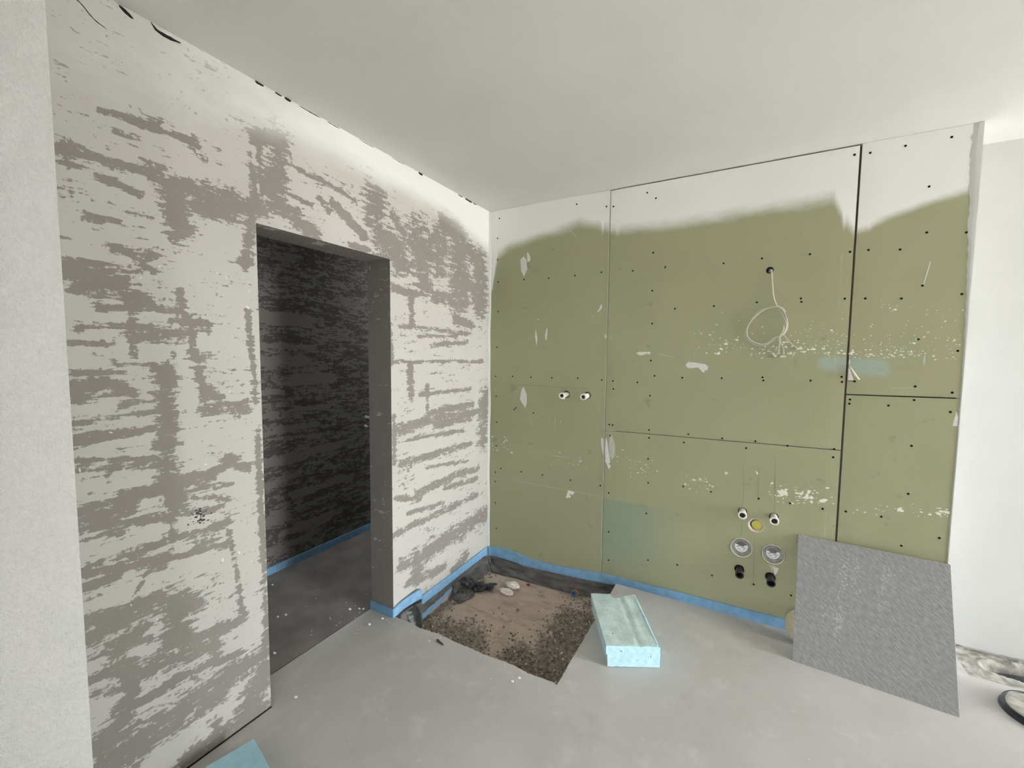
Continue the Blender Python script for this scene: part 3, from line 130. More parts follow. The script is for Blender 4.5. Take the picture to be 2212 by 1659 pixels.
# ------------------------------------------------------------------ materials
class NT:
    def __init__(self, name, rough=.8, spec=.3):
        self.m = bpy.data.materials.new(name); self.m.use_nodes = True; self.t = self.m.node_tree
        self.b = self.t.nodes['Principled BSDF']; self.b.inputs['Roughness'].default_value = rough
        self.b.inputs['Specular IOR Level'].default_value = spec
    def n(self, typ, **kw):
        nd = self.t.nodes.new(typ)
        for k, v in kw.items():
            if k.startswith('_'): setattr(nd, k[1:], v)
        for k, v in kw.items():
            if k.startswith('_'): continue
            k = int(k[1:]) if k[0] == 'i' and k[1:].isdigit() else k
            s = nd.inputs[k]
            if isinstance(v, bpy.types.NodeSocket): self.t.links.new(v, s)
            else: s.default_value = v
        return nd
    def pos(self): return self.n('ShaderNodeNewGeometry').outputs['Position']
    def obj(self): return self.n('ShaderNodeTexCoord').outputs['Object']
    def attr(self, a): return self.n('ShaderNodeAttribute', _attribute_name=a).outputs['Fac']
    def scale(self, vec, s): return self.n('ShaderNodeVectorMath', _operation='MULTIPLY', i0=vec, i1=s).outputs[0]
    def noise(self, vec, scale, detail=3, rough=.55): 
        return self.n('ShaderNodeTexNoise', Vector=vec, Scale=scale, Detail=detail, Roughness=rough).outputs['Fac']
    def math(self, op, a, b=0., c=0.): return self.n('ShaderNodeMath', _operation=op, i0=a, i1=b, i2=c).outputs[0]
    def add(self, *a):
        r = a[0]
        for q in a[1:]: r = self.math('ADD', r, q)
        return r
    def mul(self, a, b): return self.math('MULTIPLY', a, b)
    def sub(self, a, b): return self.math('SUBTRACT', a, b)
    def ramp(self, v, a, b, lo=0., hi=1.):
        return self.n('ShaderNodeMapRange', _interpolation_type='SMOOTHSTEP', i0=v, i1=a, i2=b, i3=lo, i4=hi).outputs[0]
    def mix(self, f, a, b):
        nd = self.n('ShaderNodeMix', _data_type='RGBA'); I = [s for s in nd.inputs]
        for s, v in ((I[0], f), (I[6], a), (I[7], b)):
            if isinstance(v, bpy.types.NodeSocket): self.t.links.new(v, s)
            else: s.default_value = (*v, 1) if isinstance(v, tuple) and len(v) == 3 else v
        return nd.outputs[2]
    def base(self, c):
        s = self.b.inputs['Base Color']
        if isinstance(c, bpy.types.NodeSocket): self.t.links.new(c, s)
        else: s.default_value = (*c, 1)
        return self
    def bump(self, h, dist=.002, strength=1.):
        nd = self.n('ShaderNodeBump', Height=h, Distance=dist, Strength=strength)
        self.t.links.new(nd.outputs[0], self.b.inputs['Normal']); return self

def flat(name, c, rough=.7, spec=.3, grain=0., gs=60., metal=0.):
    t = NT(name, rough, spec); t.b.inputs['Metallic'].default_value = metal
    if grain:
        v = t.noise(t.pos(), gs, 4); d = tuple(max(0., q*(1-grain)) for q in c); u = tuple(min(1., q*(1+grain)) for q in c)
        t.base(t.mix(t.ramp(v, .3, .7), d, u))
    else: t.base(c)
    return t.m

WHITE = (.80, .80, .775)
def plaster_material(name='scraped_plaster', k=1.):
    t = NT(name, .9, .15); P = t.pos()
    streak = t.noise(t.scale(P, (5., 5., 34.)), 1., 6, .66)
    med = t.noise(t.scale(P, (4., 4., 11.)), 1., 4, .6)
    fine = t.noise(P, 70., 4, .6)
    rag = t.noise(t.scale(P, (20., 20., 46.)), 1., 4, .65)
    bs = t.attr('bias')
    hair = t.noise(t.scale(P, (13., 13., 120.)), 1., 4, .65)
    v = t.add(t.mul(bs, .58), t.mul(t.sub(streak, .5), 1.55), t.mul(t.sub(fine, .5), .9), t.mul(t.sub(hair, .5), .95),
              t.mul(t.sub(med, .5), .55), t.mul(t.sub(rag, .5), 1.15), .115)
    sp = t.attr('spray')
    v = t.sub(v, t.mul(t.ramp(sp, .35, 1.), .42))
    mask = t.ramp(v, .36, .45)
    lowf = t.noise(P, 2.2, 3)
    light = t.mix(lowf, (.455, .435, .405), (.53, .515, .485))
    dark = t.mix(t.noise(P, 5., 3), (.225, .205, .186), (.275, .254, .233))
    if k < 1.: light = t.mix(lowf, (.185, .172, .156), (.22, .205, .187)); dark = t.mix(lowf, (.085, .078, .071), (.105, .097, .089))  # hall copy of the same plaster, with the hall's shade put into its colours
    c = t.mix(mask, light, dark)
    c = t.mix(t.mul(t.ramp(t.add(sp, t.mul(t.sub(med, .5), .35)), .12, .8), .92), c, WHITE)
    t.base(c)
    t.bump(t.add(t.mul(mask, -.6), t.mul(fine, .5)), .0015, .7)
    return t.m
def green_material():
    t = NT('green_gypsum', .75, .25); P = t.pos()
    n1 = t.noise(P, 1.6, 3); n2 = t.noise(P, 220., 2)
    g = t.mix(n1, (.31, .312, .19), (.37, .372, .235))
    g = t.mix(t.mul(t.ramp(t.noise(t.scale(P, (7., 7., 10.)), 1., 5, .7), .61, .69), .42), g, (.20, .20, .135))
    wash = t.mul(t.attr('wash'), t.ramp(t.noise(t.scale(P, (12., 1., 90.)), 1., 4), .2, .55))
    g = t.mix(wash, g, (.36, .44, .40))
    g = t.mix(t.attr('tint'), g, (.255, .315, .225))
    sp = t.add(t.attr('spray'), t.mul(t.sub(t.noise(t.scale(P, (4.5, 4.5, 9.)), 1., 5, .6), .5), .55), t.mul(t.sub(n2, .5), .12))
    c = t.mix(t.ramp(sp, .18, .95), g, (.90, .895, .87))
    t.base(c); t.bump(n2, .0006, .4)
    return t.m
def floor_material():
    t = NT('grey_screed', .72, .25); P = t.pos()
    a = t.noise(P, 1.3, 4, .6); b = t.noise(P, 7., 5, .65); f = t.noise(P, 130., 3)
    c = t.mix(t.ramp(a, .3, .7), (.445, .43, .408), (.525, .515, .50))
    c = t.mix(t.mul(t.ramp(b, .52, .72), .42), c, (.64, .63, .61))
    c = t.mix(t.mul(t.ramp(t.noise(P, 3.1, 6, .7), .56, .70), .42), c, (.37, .36, .345))
    spots = t.n('ShaderNodeTexVoronoi', Vector=P, Scale=9.).outputs['Distance']
    c = t.mix(t.mul(t.ramp(spots, .10, .02), .35), c, (.72, .71, .69))
    c = t.mix(t.mul(f, .18), c, (.42, .415, .405))
    t.base(c); t.bump(t.add(t.mul(f, .4), b), .0012, .5)
    return t.m
def soil_material():
    t = NT('bare_soil', .95, .1); P = t.pos(); r = t.attr('rubble')
    n = t.noise(P, 14., 6, .7); n2 = t.noise(P, 60., 4, .7)
    v = t.add(t.mul(r, .9), t.mul(t.sub(n, .5), 1.7), t.mul(t.sub(n2, .5), 1.), .06)
    c = t.mix(t.ramp(v, .25, .8), (.54, .45, .37), (.29, .245, .20))
    c = t.mix(t.mul(t.ramp(n2, .55, .75), .35), c, (.20, .165, .13))
    st = t.noise(t.scale(P, (6., 16., 6.)), 1., 6, .72)
    c = t.mix(t.mul(t.ramp(st, .52, .64), .5), c, (.30, .25, .20))
    t.base(c); t.bump(t.add(n, n2), .006, .7); return t.m
def gravel_material():
    t = NT('mixed_gravel', .9, .15)
    r = t.n('ShaderNodeNewGeometry').outputs['Random Per Island']
    cr = t.n('ShaderNodeValToRGB', Fac=r); e = cr.color_ramp.elements
    e[0].position = 0; e[0].color = (.17, .142, .115, 1); e[1].position = 1; e[1].color = (.62, .58, .50, 1)
    for p_, c_ in ((.40, (.25, .21, .17)), (.68, (.36, .305, .25)), (.88, (.44, .38, .31))):
        q = e.new(p_); q.color = (*c_, 1)
    t.base(cr.outputs[0]); return t.m
def rough_render_material():
    t = NT('rough_white_render', .9, .15); P = t.pos()
    a = t.noise(P, 85., 4, .62); b = t.noise(P, 260., 3, .6); d = t.noise(t.scale(P, (1., 1.6, 1.)), 210., 2)
    c = t.mix(t.ramp(a, .3, .7), (.86, .85, .825), (.90, .89, .865))
    c = t.mix(t.mul(t.ramp(d, .72, .78), .55), c, (.45, .43, .41))
    t.base(c); t.bump(t.add(a, t.mul(b, .35)), .014, 1.); return t.m
def smooth_white_material(name, c=(.80, .80, .775), g=.05):
    t = NT(name, .85, .15); P = t.pos(); a = t.noise(P, 2., 4); f = t.noise(P, 260., 3)
    t.base(t.mix(t.ramp(a, .3, .7), tuple(q*(1-g) for q in c), c)); t.bump(f, .0005, .5); return t.m
def tile_material():
    t = NT('grey_stone_tile', .62, .35); O = t.obj()
    a = t.noise(t.scale(O, (130., 130., 20.)), 1., 4, .6); w = t.noise(O, 2.5, 3)
    rot = t.n('ShaderNodeVectorRotate', Vector=O, Angle=-.80, _rotation_type='Y_AXIS').outputs[0]
    b = t.noise(t.scale(rot, (34., 60., 150.)), 1., 4, .65); g = t.noise(t.scale(rot, (60., 60., 210.)), 1., 3, .6)
    col = t.noise(t.scale(O, (9., 9., 1.2)), 1., 2)
    c = t.mix(t.ramp(b, .32, .68), (.235, .24, .235), (.36, .362, .352))
    c = t.mix(t.mul(t.ramp(t.add(g, t.mul(t.sub(w, .5), .7), t.mul(t.sub(col, .5), .5)), .66, .76), .85), c, (.62, .62, .61))
    c = t.mix(t.mul(t.ramp(w, .45, .75), .35), c, (.26, .265, .255))
    t.base(c); t.bump(b, .0022, 1.); return t.m
def xps_material():
    t = NT('blue_foam', .8, .2); P = t.pos(); O = t.obj(); nz = t.n('ShaderNodeSeparateXYZ', Vector=t.obj()).outputs[2]
    n = t.noise(P, 22., 5, .65); f = t.noise(P, 190., 3)
    up = t.attr('dust')
    c = t.mix(t.ramp(n, .35, .7), (.40, .63, .72), (.48, .70, .78))
    d = t.mix(t.ramp(t.noise(P, 9., 5, .7), .35, .65), (.50, .61, .575), (.66, .80, .775))
    c = t.mix(t.mul(up, t.ramp(n, .15, .6, .55, 1.)), c, d)
    c = t.mix(t.mul(t.ramp(t.noise(P, 42., 3, .6), .67, .71), .7), c, (.17, .21, .21))
    t.base(c); t.bump(t.add(f, n), .0015, .6); return t.m
def foil_material(name, c, rough=.32):
    t = NT(name, rough, .5); P = t.pos(); n = t.noise(t.scale(P, (9., 9., 26.)), 1., 5, .65)
    t.base(t.mix(t.ramp(n, .3, .7), c, tuple(q*2.1 + .02 for q in c)))
    t.bump(n, .012, .9); return t.m

M = dict(hall_floor=flat('shaded_hall_screed', (.205, .190, .174), .85, .2, .16, 6.), frontwall=smooth_white_material('grey_wall_paint', (.56, .56, .54)), hall=plaster_material('shaded_hall_plaster', .3),  # hall screed and plaster are darkened to carry the shade beyond the doorway
    plaster=plaster_material(), green=green_material(), floor=floor_material(), soil=soil_material(), gravel=gravel_material(),
    render=rough_render_material(), white=smooth_white_material('white_wall_paint', (.60, .605, .59)), ceil=smooth_white_material('ceiling_paint', (.72, .715, .705)),
    tile=tile_material(), xps=xps_material(), foil=foil_material('grey_black_foil', (.062, .059, .056), .5), black_foil=foil_material('black_foil', (.012, .013, .016), .28),
    strip=flat('blue_foam_strip', (.20, .37, .555), .7, .3, .10, 30.), teal=flat('teal_foam_sheet', (.35, .56, .64), .7, .3, .05, 40.),
    filler=flat('white_filler', (.66, .655, .62), .9, .1, .08, 90.), filler_grey=flat('grey_filler_film', (.47, .475, .42), .9, .1, .08, 60.),
    cream=flat('cream_plastic', (.80, .79, .68), .4, .5), dirty=flat('grey_clear_plastic', (.30, .30, .26), .35, .5, .25, 40.), pvc=flat('white_pvc', (.82, .81, .74), .35, .5),
    drain=flat('dark_grey_drain_pipe', (.050, .047, .042), .28, .5), bore=flat('dark_pipe_bore', (.12, .115, .09), .6, .3), black=flat('black_plastic', (.012, .012, .013), .3, .5), dark=flat('dark_void', (.02, .019, .016), .9, .1), cavity=flat('stud_cavity', (.16, .13, .09), .9, .1),
    face=flat('white_label', (.88, .88, .87), .6, .3), print=flat('grey_print', (.22, .22, .23), .7, .2), window=flat('grey_window', (.20, .19, .185), .3, .5),
    yellow=flat('yellow_green_plug', (.62, .58, .13), .45, .4), gypsum=flat('pinkish_gypsum_core', (.56, .47, .41), .95, .1, .1, 200.), paper=flat('torn_paper', (.78, .74, .70), .9, .1, .08, 60.),
    papercurl=flat('paper_curl', (.62, .60, .47), .9, .1), cable=flat('cream_cable', (.52, .505, .40), .5, .4), wire=flat('grey_conductor', (.42, .41, .33), .5, .4), conn=flat('cream_connector', (.66, .64, .52), .4, .5),
    navy=flat('dark_blue_sleeve', (.03, .035, .075), .4, .4), screw=flat('black_screw', (.010, .0095, .008), .9, .0), fleck=flat('paint_fleck', (.78, .775, .70), .9, .1),
    darkfleck=flat('dark_fleck', (.06, .055, .05), .9, .1), orange=flat('orange_sleeve', (.45, .26, .08), .6, .3), bluepipe=flat('blue_pipe', (.055, .13, .25), .45, .4), beige=flat('beige_felt', (.47, .42, .315), .95, .1, .08, 120.),
    crumb=flat('pale_crumb', (.80, .745, .67), .95, .1, .15, 90.), chip=flat('white_chip', (.80, .80, .78), .9, .1), twig=flat('dark_wood', (.10, .085, .07), .9, .1), ring=flat('black_rubber', (.028, .033, .036), .38, .45, .3, 50.),
    broken=flat('broken_screed', (.36, .345, .315), .95, .1, .35, 26.), red=flat('dark_red_plastic', (.18, .03, .035), .5, .4), ground=flat('outdoor_ground', (.38, .36, .33), .95, .1, .2, 3.), concrete=flat('raw_concrete', (.30, .295, .285), .9, .1, .1, 8.),
)

# ------------------------------------------------------------------ structure
H = 2.582; D1, D2, HD = -1.738, -1.019, 2.033; REC = .293; XG = 2.604
def fine_lines(a, b, step, extra=()):
    xs = list(np.linspace(a, b, max(2, int(round((b-a)/step)) + 1)))
    for lo, hi, st in extra: xs += list(np.arange(max(a, lo), min(b, hi) + 1e-9, st))
    xs = sorted(set(round(q, 5) for q in xs)); out = [xs[0]]
    for q in xs[1:]:
        if q - out[-1] > .0016 or q == xs[-1]: out.append(q)
    return out

# left wall with the door hole
def left_wall():
    ys = []
    for a, b in ((-3.7, -2.4), (-2.4, D1), (D1, D2), (D2, 0)):
        n = max(1, int((b-a) / (.05 if b < -2.3 else .012))); ys += list(np.linspace(a, b, n, endpoint=False))
    ys.append(0.); zs = list(np.linspace(-.17, 0, 6, endpoint=False)) + list(np.linspace(0, HD, 165, endpoint=False)) + list(np.linspace(HD, H, 46))
    Y, Z = np.meshgrid(np.array(ys), np.array(zs), indexing='ij')
    bias = np.zeros(Y.shape)
    for st in D_S:
        r = st[0]; d = seg_dist(Y, Z, pairs(st[1:])); bias = np.maximum(bias, np.clip(1.28 - .62 * d / r, 0, 1))
    for st in D_light:
        d = seg_dist(Y, Z, pairs(st[1:])); bias *= np.clip(d / st[0] - .3, 0, 1)
    sy = np.array([q[0] for q in D_spray]); sz = np.array([q[1] for q in D_spray])
    spray = np.clip((Z - np.interp(Y, sy, sz) + .10) / .20, 0, 1)
    spray *= np.interp(Y, [-2.3, -1.9, -1.5, -1.0, 0], [.30, .38, .62, .95, 1.])
    top = np.array([H - .0005 + 0*y for y in ys])
    mb = MB(); nz = len(zs); vs = []; rnd = random.Random(5)
    for i, y in enumerate(ys):
        for j, z in enumerate(zs):
            vs.append((0., y, top[i] if j == nz - 1 else z))
    fs = []
    for i in range(len(ys) - 1):
        for j in range(nz - 1):
            yc = (ys[i] + ys[i+1]) / 2; zc = (zs[j] + zs[j+1]) / 2
            if D1 < yc < D2 and zc < HD and zc > 0: continue
            fs.append((i*nz+j, (i+1)*nz+j, (i+1)*nz+j+1, i*nz+j+1))
    mb.add(vs, fs)
    nb = len(mb.v)
    T = -.175
    # reveals of the doorway: jambs, soffit, and the masonry core behind the plaster sheet
    for y, flip in ((D2, 0), (D1, 1)):
        n = 60; zz = np.linspace(0, HD, n + 1)
        q = [(x, y, z) for z in zz for x in (T, T/2, 0)]
        f = [(k*3+m, k*3+m+1, k*3+m+4, k*3+m+3) for k in range(n) for m in (0, 1)]
        mb.add(q, [g[::-1] if flip else g for g in f])
    mb.add([(T, D1, HD), (0, D1, HD), (0, D2, HD), (T, D2, HD)], [(0, 1, 2, 3)])
    mb.box(T, -.03, -3.7, D1 - .002, -.17, H); mb.box(T, -.03, D2 + .002, 0.6, -.17, H); mb.box(T, -.03, D1 - .002, D2 + .002, HD + .002, H)
    mb.box(-.05, -.026, -3.7, -.01, H - .06, H - .0002, 1)
    extra = len(mb.v) - nb; rj = np.random.default_rng(2)
    b2 = [1.16 + .16*math.sin(mb.v[nb+k][2]*9 + 1.3*math.sin(mb.v[nb+k][2]*5)) for k in range(extra)]
    return struct(mb.build('wall_left', [M['plaster'], M['dark']], None, dict(bias=list(bias.ravel()) + b2, spray=list(spray.ravel()) + [0]*extra)))
wall_left = left_wall()
# open cracks between plaster and ceiling
def crack(pts, w, name='crack'):
    mb = MB(); vs = []; r = random.Random(int(abs(pts[0][0])*1000)); P_ = catmull([(0, q[0], q[1]) for q in pts], 5); n = len(P_)
    for i, q in enumerate(P_):
        t = i/(n-1); ww = w*(.18 + min(1, 5*t, 5*(1-t))*r.uniform(.6, 1.1))
        vs += [(.0004, q.y, q.z + ww*.5), (.0009, q.y, q.z), (.0004, q.y, q.z - ww*.5)]
    mb.add(vs, [(i*3+k, i*3+k+1, i*3+k+4, i*3+k+3) for i in range(n-1) for k in (0,1)]); return mb.build(name, M['dark'], wall_left)
crack([(-2.135, H-.006), (-2.118, H-.014), (-2.100, H-.022)], .011); crack([(-2.055, H-.002), (-2.040, H-.017), (-2.01, H-.020), (-1.972, H-.016)], .011)
for a_, b_, w_ in ((-1.725,-1.69,.009), (-1.645,-1.615,.006), (-1.605,-1.575,.009), (-1.54,-1.43,.004), (-1.40,-1.33,.003), (-.785,-.748,.012), (-.40,-.345,.005), (-.32,-.235,.010), (-.225,-.18,.005), (-1.22,-1.12,.0025), (-1.0,-.9,.0025)):
    crack([(a_, H-.004), ((a_+b_)/2, H-.0055), (b_, H-.005)], w_)
crack([(-2.262, H-.045), (-2.225, H-.058), (-2.195, H-.085), (-2.165, H-.095)], .0035)
mb = MB(); mb.box(.0, .0045, -2.3712, D1, .0002, .0040); mb.build('base_gap', M['dark'], wall_left)
# small chips and specks stuck on the plaster
def specks():
    rnd = random.Random(11); mb = MB(); md = MB()
    for (y, z, n, sy, sz, s) in ((-1.78,1.79,26,.10,.05,.006), (-1.79,1.69,4,.02,.02,.008), (-1.86,1.38,5,.015,.03,.007), (-1.935,1.32,3,.01,.01,.008),
                                 (-1.86,.70,16,.10,.05,.007), (-2.06,1.77,12,.05,.03,.006), (-.55,.90,10,.25,.25,.005), (-2.1,.9,10,.2,.5,.005), (-.8,1.45,8,.2,.3,.004)):
        for k in range(int(n*.6)):
            a = rnd.gauss(y, sy*.6); b = rnd.gauss(z, sz*.6); r = s * rnd.uniform(.25, .8); an = rnd.uniform(0, 3.1)
            if D1 - .02 < a < D2 + .02 and b < HD + .02 or a > -.01: continue
            q = [(.0006, a + r*1.5*math.cos(t)*math.cos(an) - r*.6*math.sin(t)*math.sin(an), b + r*1.5*math.cos(t)*math.sin(an) + r*.6*math.sin(t)*math.cos(an)) for t in (0, 1, 2.1, 3.2, 4.2, 5.2)]
            mb.add(q + [(.0025, a, b)], [(i, (i+1) % 6, 6) for i in range(6)])
    for (y, z, n, s) in ((-1.975, .925, 44, .022), (-1.71, .64, 12, .016)):
        for k in range(n):
            a = rnd.gauss(y, s*.6); b = rnd.gauss(z, s*.8); r = .0034 * rnd.uniform(.4, 1.3)
            q = [(.0006, a + r*1.2*rnd.uniform(.6,1.3)*math.cos(t), b + r*rnd.uniform(.6,1.2)*math.sin(t)) for t in (0, 1, 2.1, 3.2, 4.2, 5.2)]
            md.add(q + [(.0015, a, b)], [(i, (i+1) % 6, 6) for i in range(6)])
    tag(mb.build('plaster_crumbs', M['fleck'], wall_left), None, None, None, 'stuff'); tag(md.build('soot_specks', M['darkfleck'], wall_left), None, None, None, 'stuff')
specks()

# pillar (end of the front wall) with rough render
mb = MB()
ny, nz_ = 2, 2
mb.box(-.03, .30, -3.7, -2.3712, -.17, H)
pil = struct(mb.build('wall_pillar', M['render'])); 
mod = pil.modifiers.new('edge', 'BEVEL'); mod.width = .004; mod.segments = 2
# back wall: backing, six boards
mb = MB(); mb.box(0.0, XG - .013, .10, REC + .14, -.17, H); mb.box(XG - .013, XG - .0005, .0125, REC + .1, -.01, H, 1); mb.box(.9, .93, .014, .1, 0, H, 2); mb.box(2.155, 2.195, .03, .1, 0, H, 2)
wall_back = struct(mb.build('wall_back', [M['concrete'], M['white'], M['cavity']]))
HOLES = [(.637,1.249,.0245),(.787,1.2505,.0245),(1.7365,.6275,.0235),(1.8905,.627,.0235),(1.8065,.561,.0395),(1.7385,.4145,.0575),(1.8965,.4115,.0585),(1.7335,.2835,.026),(1.8885,.2785,.026),(1.8115,1.995,.0165)]
BOARDS = []
def board(ci, x0, x1, z0, z1, tl, tr, slope=(0, 0), soff=(0, 0)):
    hs = [h for h in HOLES if x0 < h[0] < x1 and z0 < h[1] < z1]
    xs = fine_lines(x0, x1, .0115, [(h[0]-h[2]-.006, h[0]+h[2]+.006, .0045) for h in hs]); zs = fine_lines(z0, z1, .0115, [(h[1]-h[2]-.006, h[1]+h[2]+.006, .0045) for h in hs])
    X, Z = np.meshgrid(np.array(xs), np.array(zs), indexing='ij')
    # bottom and top edges may run slightly off level
    Z = Z + np.where(Z < (z0+z1)/2, 1, 0) * np.clip(1 - (Z - z0)/.06, 0, 1) * np.interp(X, [x0, x1], slope) + np.clip(1 - (z1 - Z)/.06, 0, 1) * np.interp(X, [x0, x1], soff)
    Yt = np.zeros(X.shape)
    if tl: Yt += .0016 * np.clip(1 - (X - x0)/.05, 0, 1)
    if tr: Yt += .0016 * np.clip(1 - (x1 - X)/.05, 0, 1)
    n = len(zs); del_v = set()
    for hx, hz, hr in hs:
        dd = np.hypot(X - hx, Z - hz); ins = dd < hr * .98
        idx = np.argwhere(ins)
        for i, j in idx: del_v.add(i*n + j)
        ring = np.argwhere((~ins) & (dd < hr + .0066))
        for i, j in ring:
            nb_in = any(0 <= i+a < len(xs) and 0 <= j+b < n and ins[i+a, j+b] for a in (-1,0,1) for b in (-1,0,1))
            if nb_in:
                k = hr / dd[i, j]; X[i, j] = hx + (X[i, j]-hx)*k; Z[i, j] = hz + (Z[i, j]-hz)*k
    vs = [(X[i, j], Yt[i, j], Z[i, j]) for i in range(len(xs)) for j in range(n)]
    fs = []
    for i in range(len(xs)-1):
        for j in range(n-1):
            q = (i*n+j, (i+1)*n+j, (i+1)*n+j+1, i*n+j+1)
            if not any(k in del_v for k in q): fs.append(q)
    cnt = {}
    for f in fs:
        for a, b in zip(f, f[1:] + f[:1]): cnt[(a, b)] = 1
    edge = [(a, b) for (a, b) in cnt if (b, a) not in cnt]
    bset = sorted({a for e in edge for a in e}); mp = {a: len(vs) + k for k, a in enumerate(bset)}
    vs2 = vs + [(vs[a][0], .0125, vs[a][2]) for a in bset]
    side = [(b, a, mp[a], mp[b]) for a, b in edge]
    sb = D_sprayB[ci]; bx = [q[0] for q in sb]; bz = [q[1] for q in sb]
    spray = np.clip((Z - np.interp(X, bx, bz) + .045) / .13, 0, 1)
    if ci == 2: spray = np.clip((Z - np.interp(X, bx, bz) + .02) / .07, 0, 1)
    if tr: spray = spray + .26*np.exp(-((X - (x1 - .047))/.007)**2) + .05*np.clip(1 - (x1 - X)/.05, 0, 1)
    if tl: spray = spray + .18*np.exp(-((X - (x0 + .05))/.006)**2)
    wash = np.zeros(X.shape)
    for st in D_wash:
        wash = np.maximum(wash, np.clip(1.35 - seg_dist(X, Z, pairs(st[1:])) / st[0], 0, .8) * .95)
    tint = np.zeros(X.shape)
    if ci == 1: tint = np.clip((.565 - (X-.92)*.0 - Z)/.006, 0, 1) * np.clip(1.5 - (X - .92)/.33, 0, 1) * .85 * np.clip((Z - .02)/.25, 0, 1)
    # wash of paint near the corner of the room
    if ci == 0: spray = np.maximum(spray, np.clip(1 - X/.16, 0, 1) * .42 * np.clip((Z - 1.6)/.6, 0, 1))
    pad = [0.]*len(bset)
    mb = MB(); mb.v = vs2; mb.f = fs + side; mb.m = [0]*len(fs) + [1]*len(side); mb.sm = [False]*len(mb.f)
    o = mb.build('gypsum_board', [M['green'], M['gypsum']], wall_back, dict(spray=list(spray.ravel()) + [spray.max()*0]*len(bset), wash=list(wash.ravel()) + pad, tint=list(tint.ravel()) + pad))
    BOARDS.append((x0, x1, z0, z1, o)); return o
board(0, .003, .9115, .003, .5755, 0, 1, (0,0), (.004,-.004)); board(0, .003, .9115, .5785, H - .001, 0, 1, (.004,-.004))
board(1, .9155, 2.170, .003, 1.0285, 1, 1, (0,0), (-.006,.008)); board(1, .9155, 2.170, 1.0325, H - .007, 1, 1, (-.006,.008))
board(2, 2.1795, 2.6035, .003, 1.3305, 1, 0, (0,0), (-.002,.003)); board(2, 2.1795, 2.6035, 1.3365, H - .001, 1, 0, (-.002,.003))
def on_board(x, z):
    for b in BOARDS:
        if b[0] <= x <= b[1] and b[2] <= z <= b[3]: return b[4]
    return None
# screws sunk into the boards
mbs = MB(); mbs.lathe((0,0,0), (0,-1,0), [(.0001, .0002), (.0020, -.0004), (.0038, .0003), (.0050, .0007), (.0053, -.001)], 10)
scr_me = None
for x, z in D_screws:
    b = on_board(x, z)
    if not b: continue
    if scr_me is None:
        o = mbs.build('screw', M['screw'], b, None, (x, -.0007, z)); scr_me = o.data
    else:
        o = bpy.data.objects.new('screw', scr_me); COL.objects.link(o); o.parent = b; o.location = (x, -.0007, z)
def smear_poly(pts, mat, name, parent, t=.0009):
    c = (sum(q[0] for q in pts)/len(pts), sum(q[1] for q in pts)/len(pts)); n = len(pts)
    s = [(c[0] + (q[0]-c[0])*.72, c[1] + (q[1]-c[1])*.72) for q in pts]
    vs = [(x, -.0001, z) for x, z in pts] + [(x, -t, z) for x, z in s] + [(c[0], -t*1.1, c[1])]
    fs = [(i, (i+1) % n, n + (i+1) % n, n + i) for i in range(n)] + [(n+i, n+(i+1) % n, 2*n) for i in range(n)]
    mb = MB(); mb.add(vs, fs); return mb.build(name, mat, parent)
for k, fl_ in enumerate(D_smear):
    P_ = pairs(fl_); cx = sum(q[0] for q in P_)/len(P_); cz = sum(q[1] for q in P_)/len(P_)
    smear_poly(P_, M['filler'], 'filler_smear', on_board(cx, cz) or wall_back)
# the wide grey film of filler beside the first joint
smear_poly([(.952,1.005),(.965,.99),(.985,.93),(.985,.86),(.965,.83),(.95,.86),(.94,.93)], M['filler_grey'], 'filler_film', on_board(.96, .9), .0005)
def scratch(pts, w, mat, name, parent):
    mb = MB(); pts = [Vector((q[0], 0, q[1])) for q in pts]; vs = []
    for i, q in enumerate(pts):
        t = (pts[min(i+1, len(pts)-1)] - pts[max(i-1, 0)]).normalized(); s = Vector((-t.z, 0, t.x)); ww = w * (.35 if i in (0, len(pts)-1) else 1.)
        vs += [q + s*ww + Vector((0,-.0001,0)), q + Vector((0,-.0007,0)), q - s*ww + Vector((0,-.0001,0))]
    fs = [(i*3+k, i*3+k+1, i*3+k+4, i*3+k+3) for i in range(len(pts)-1) for k in (0,1)]
    mb.add(vs, fs); return mb.build(name, mat, parent)
for w, fl_ in D_thin:
    P_ = pairs(fl_); 
    if len(P_) == 2: P_ = [P_[0], ((P_[0][0]+P_[1][0])/2, (P_[0][1]+P_[1][1])/2), P_[1]]
    scratch(P_, w*.0014, M['filler_grey'], 'scratch', on_board(*P_[1]) or wall_back)
# drawn pencil lines around the connections
for P_ in (((1.730,.899),(1.735,.77),(1.7375,.655)), ((1.805,.896),(1.808,.80),(1.810,.723)), ((1.882,.959),(1.888,.80),(1.893,.655)), ((1.802,.492),(1.805,.35),(1.808,.219)), ((1.7365,.60),(1.7365,.52),(1.737,.478)), ((.03,1.30),(.4,1.299),(.90,1.297))):
    scratch(P_, .0006, M['cavity'], 'pencil_line', on_board(*P_[1]))
# flecks of paint on the boards
rnd = random.Random(4); mb = MB()
for x, z, s in D_fl:
    if not on_board(x, z): continue
    n = 6; an = rnd.uniform(-.5, .6); e = rnd.uniform(.9, 1.7); s = s * .62
    q = []
    for k in range(n):
        t = 2*math.pi*k/n; r = s * rnd.uniform(.6, 1.1); a, b = r*e*math.cos(t), r*math.sin(t)*.75
        q.append((x + a*math.cos(an) - b*math.sin(an), -.0002, z + a*math.sin(an) + b*math.cos(an)))
    mb.add(q + [(x, -.0012, z)], [(i, (i+1) % n, n) for i in range(n)])
tag(mb.build('paint_flecks', M['fleck'], wall_back), None, None, None, 'stuff')
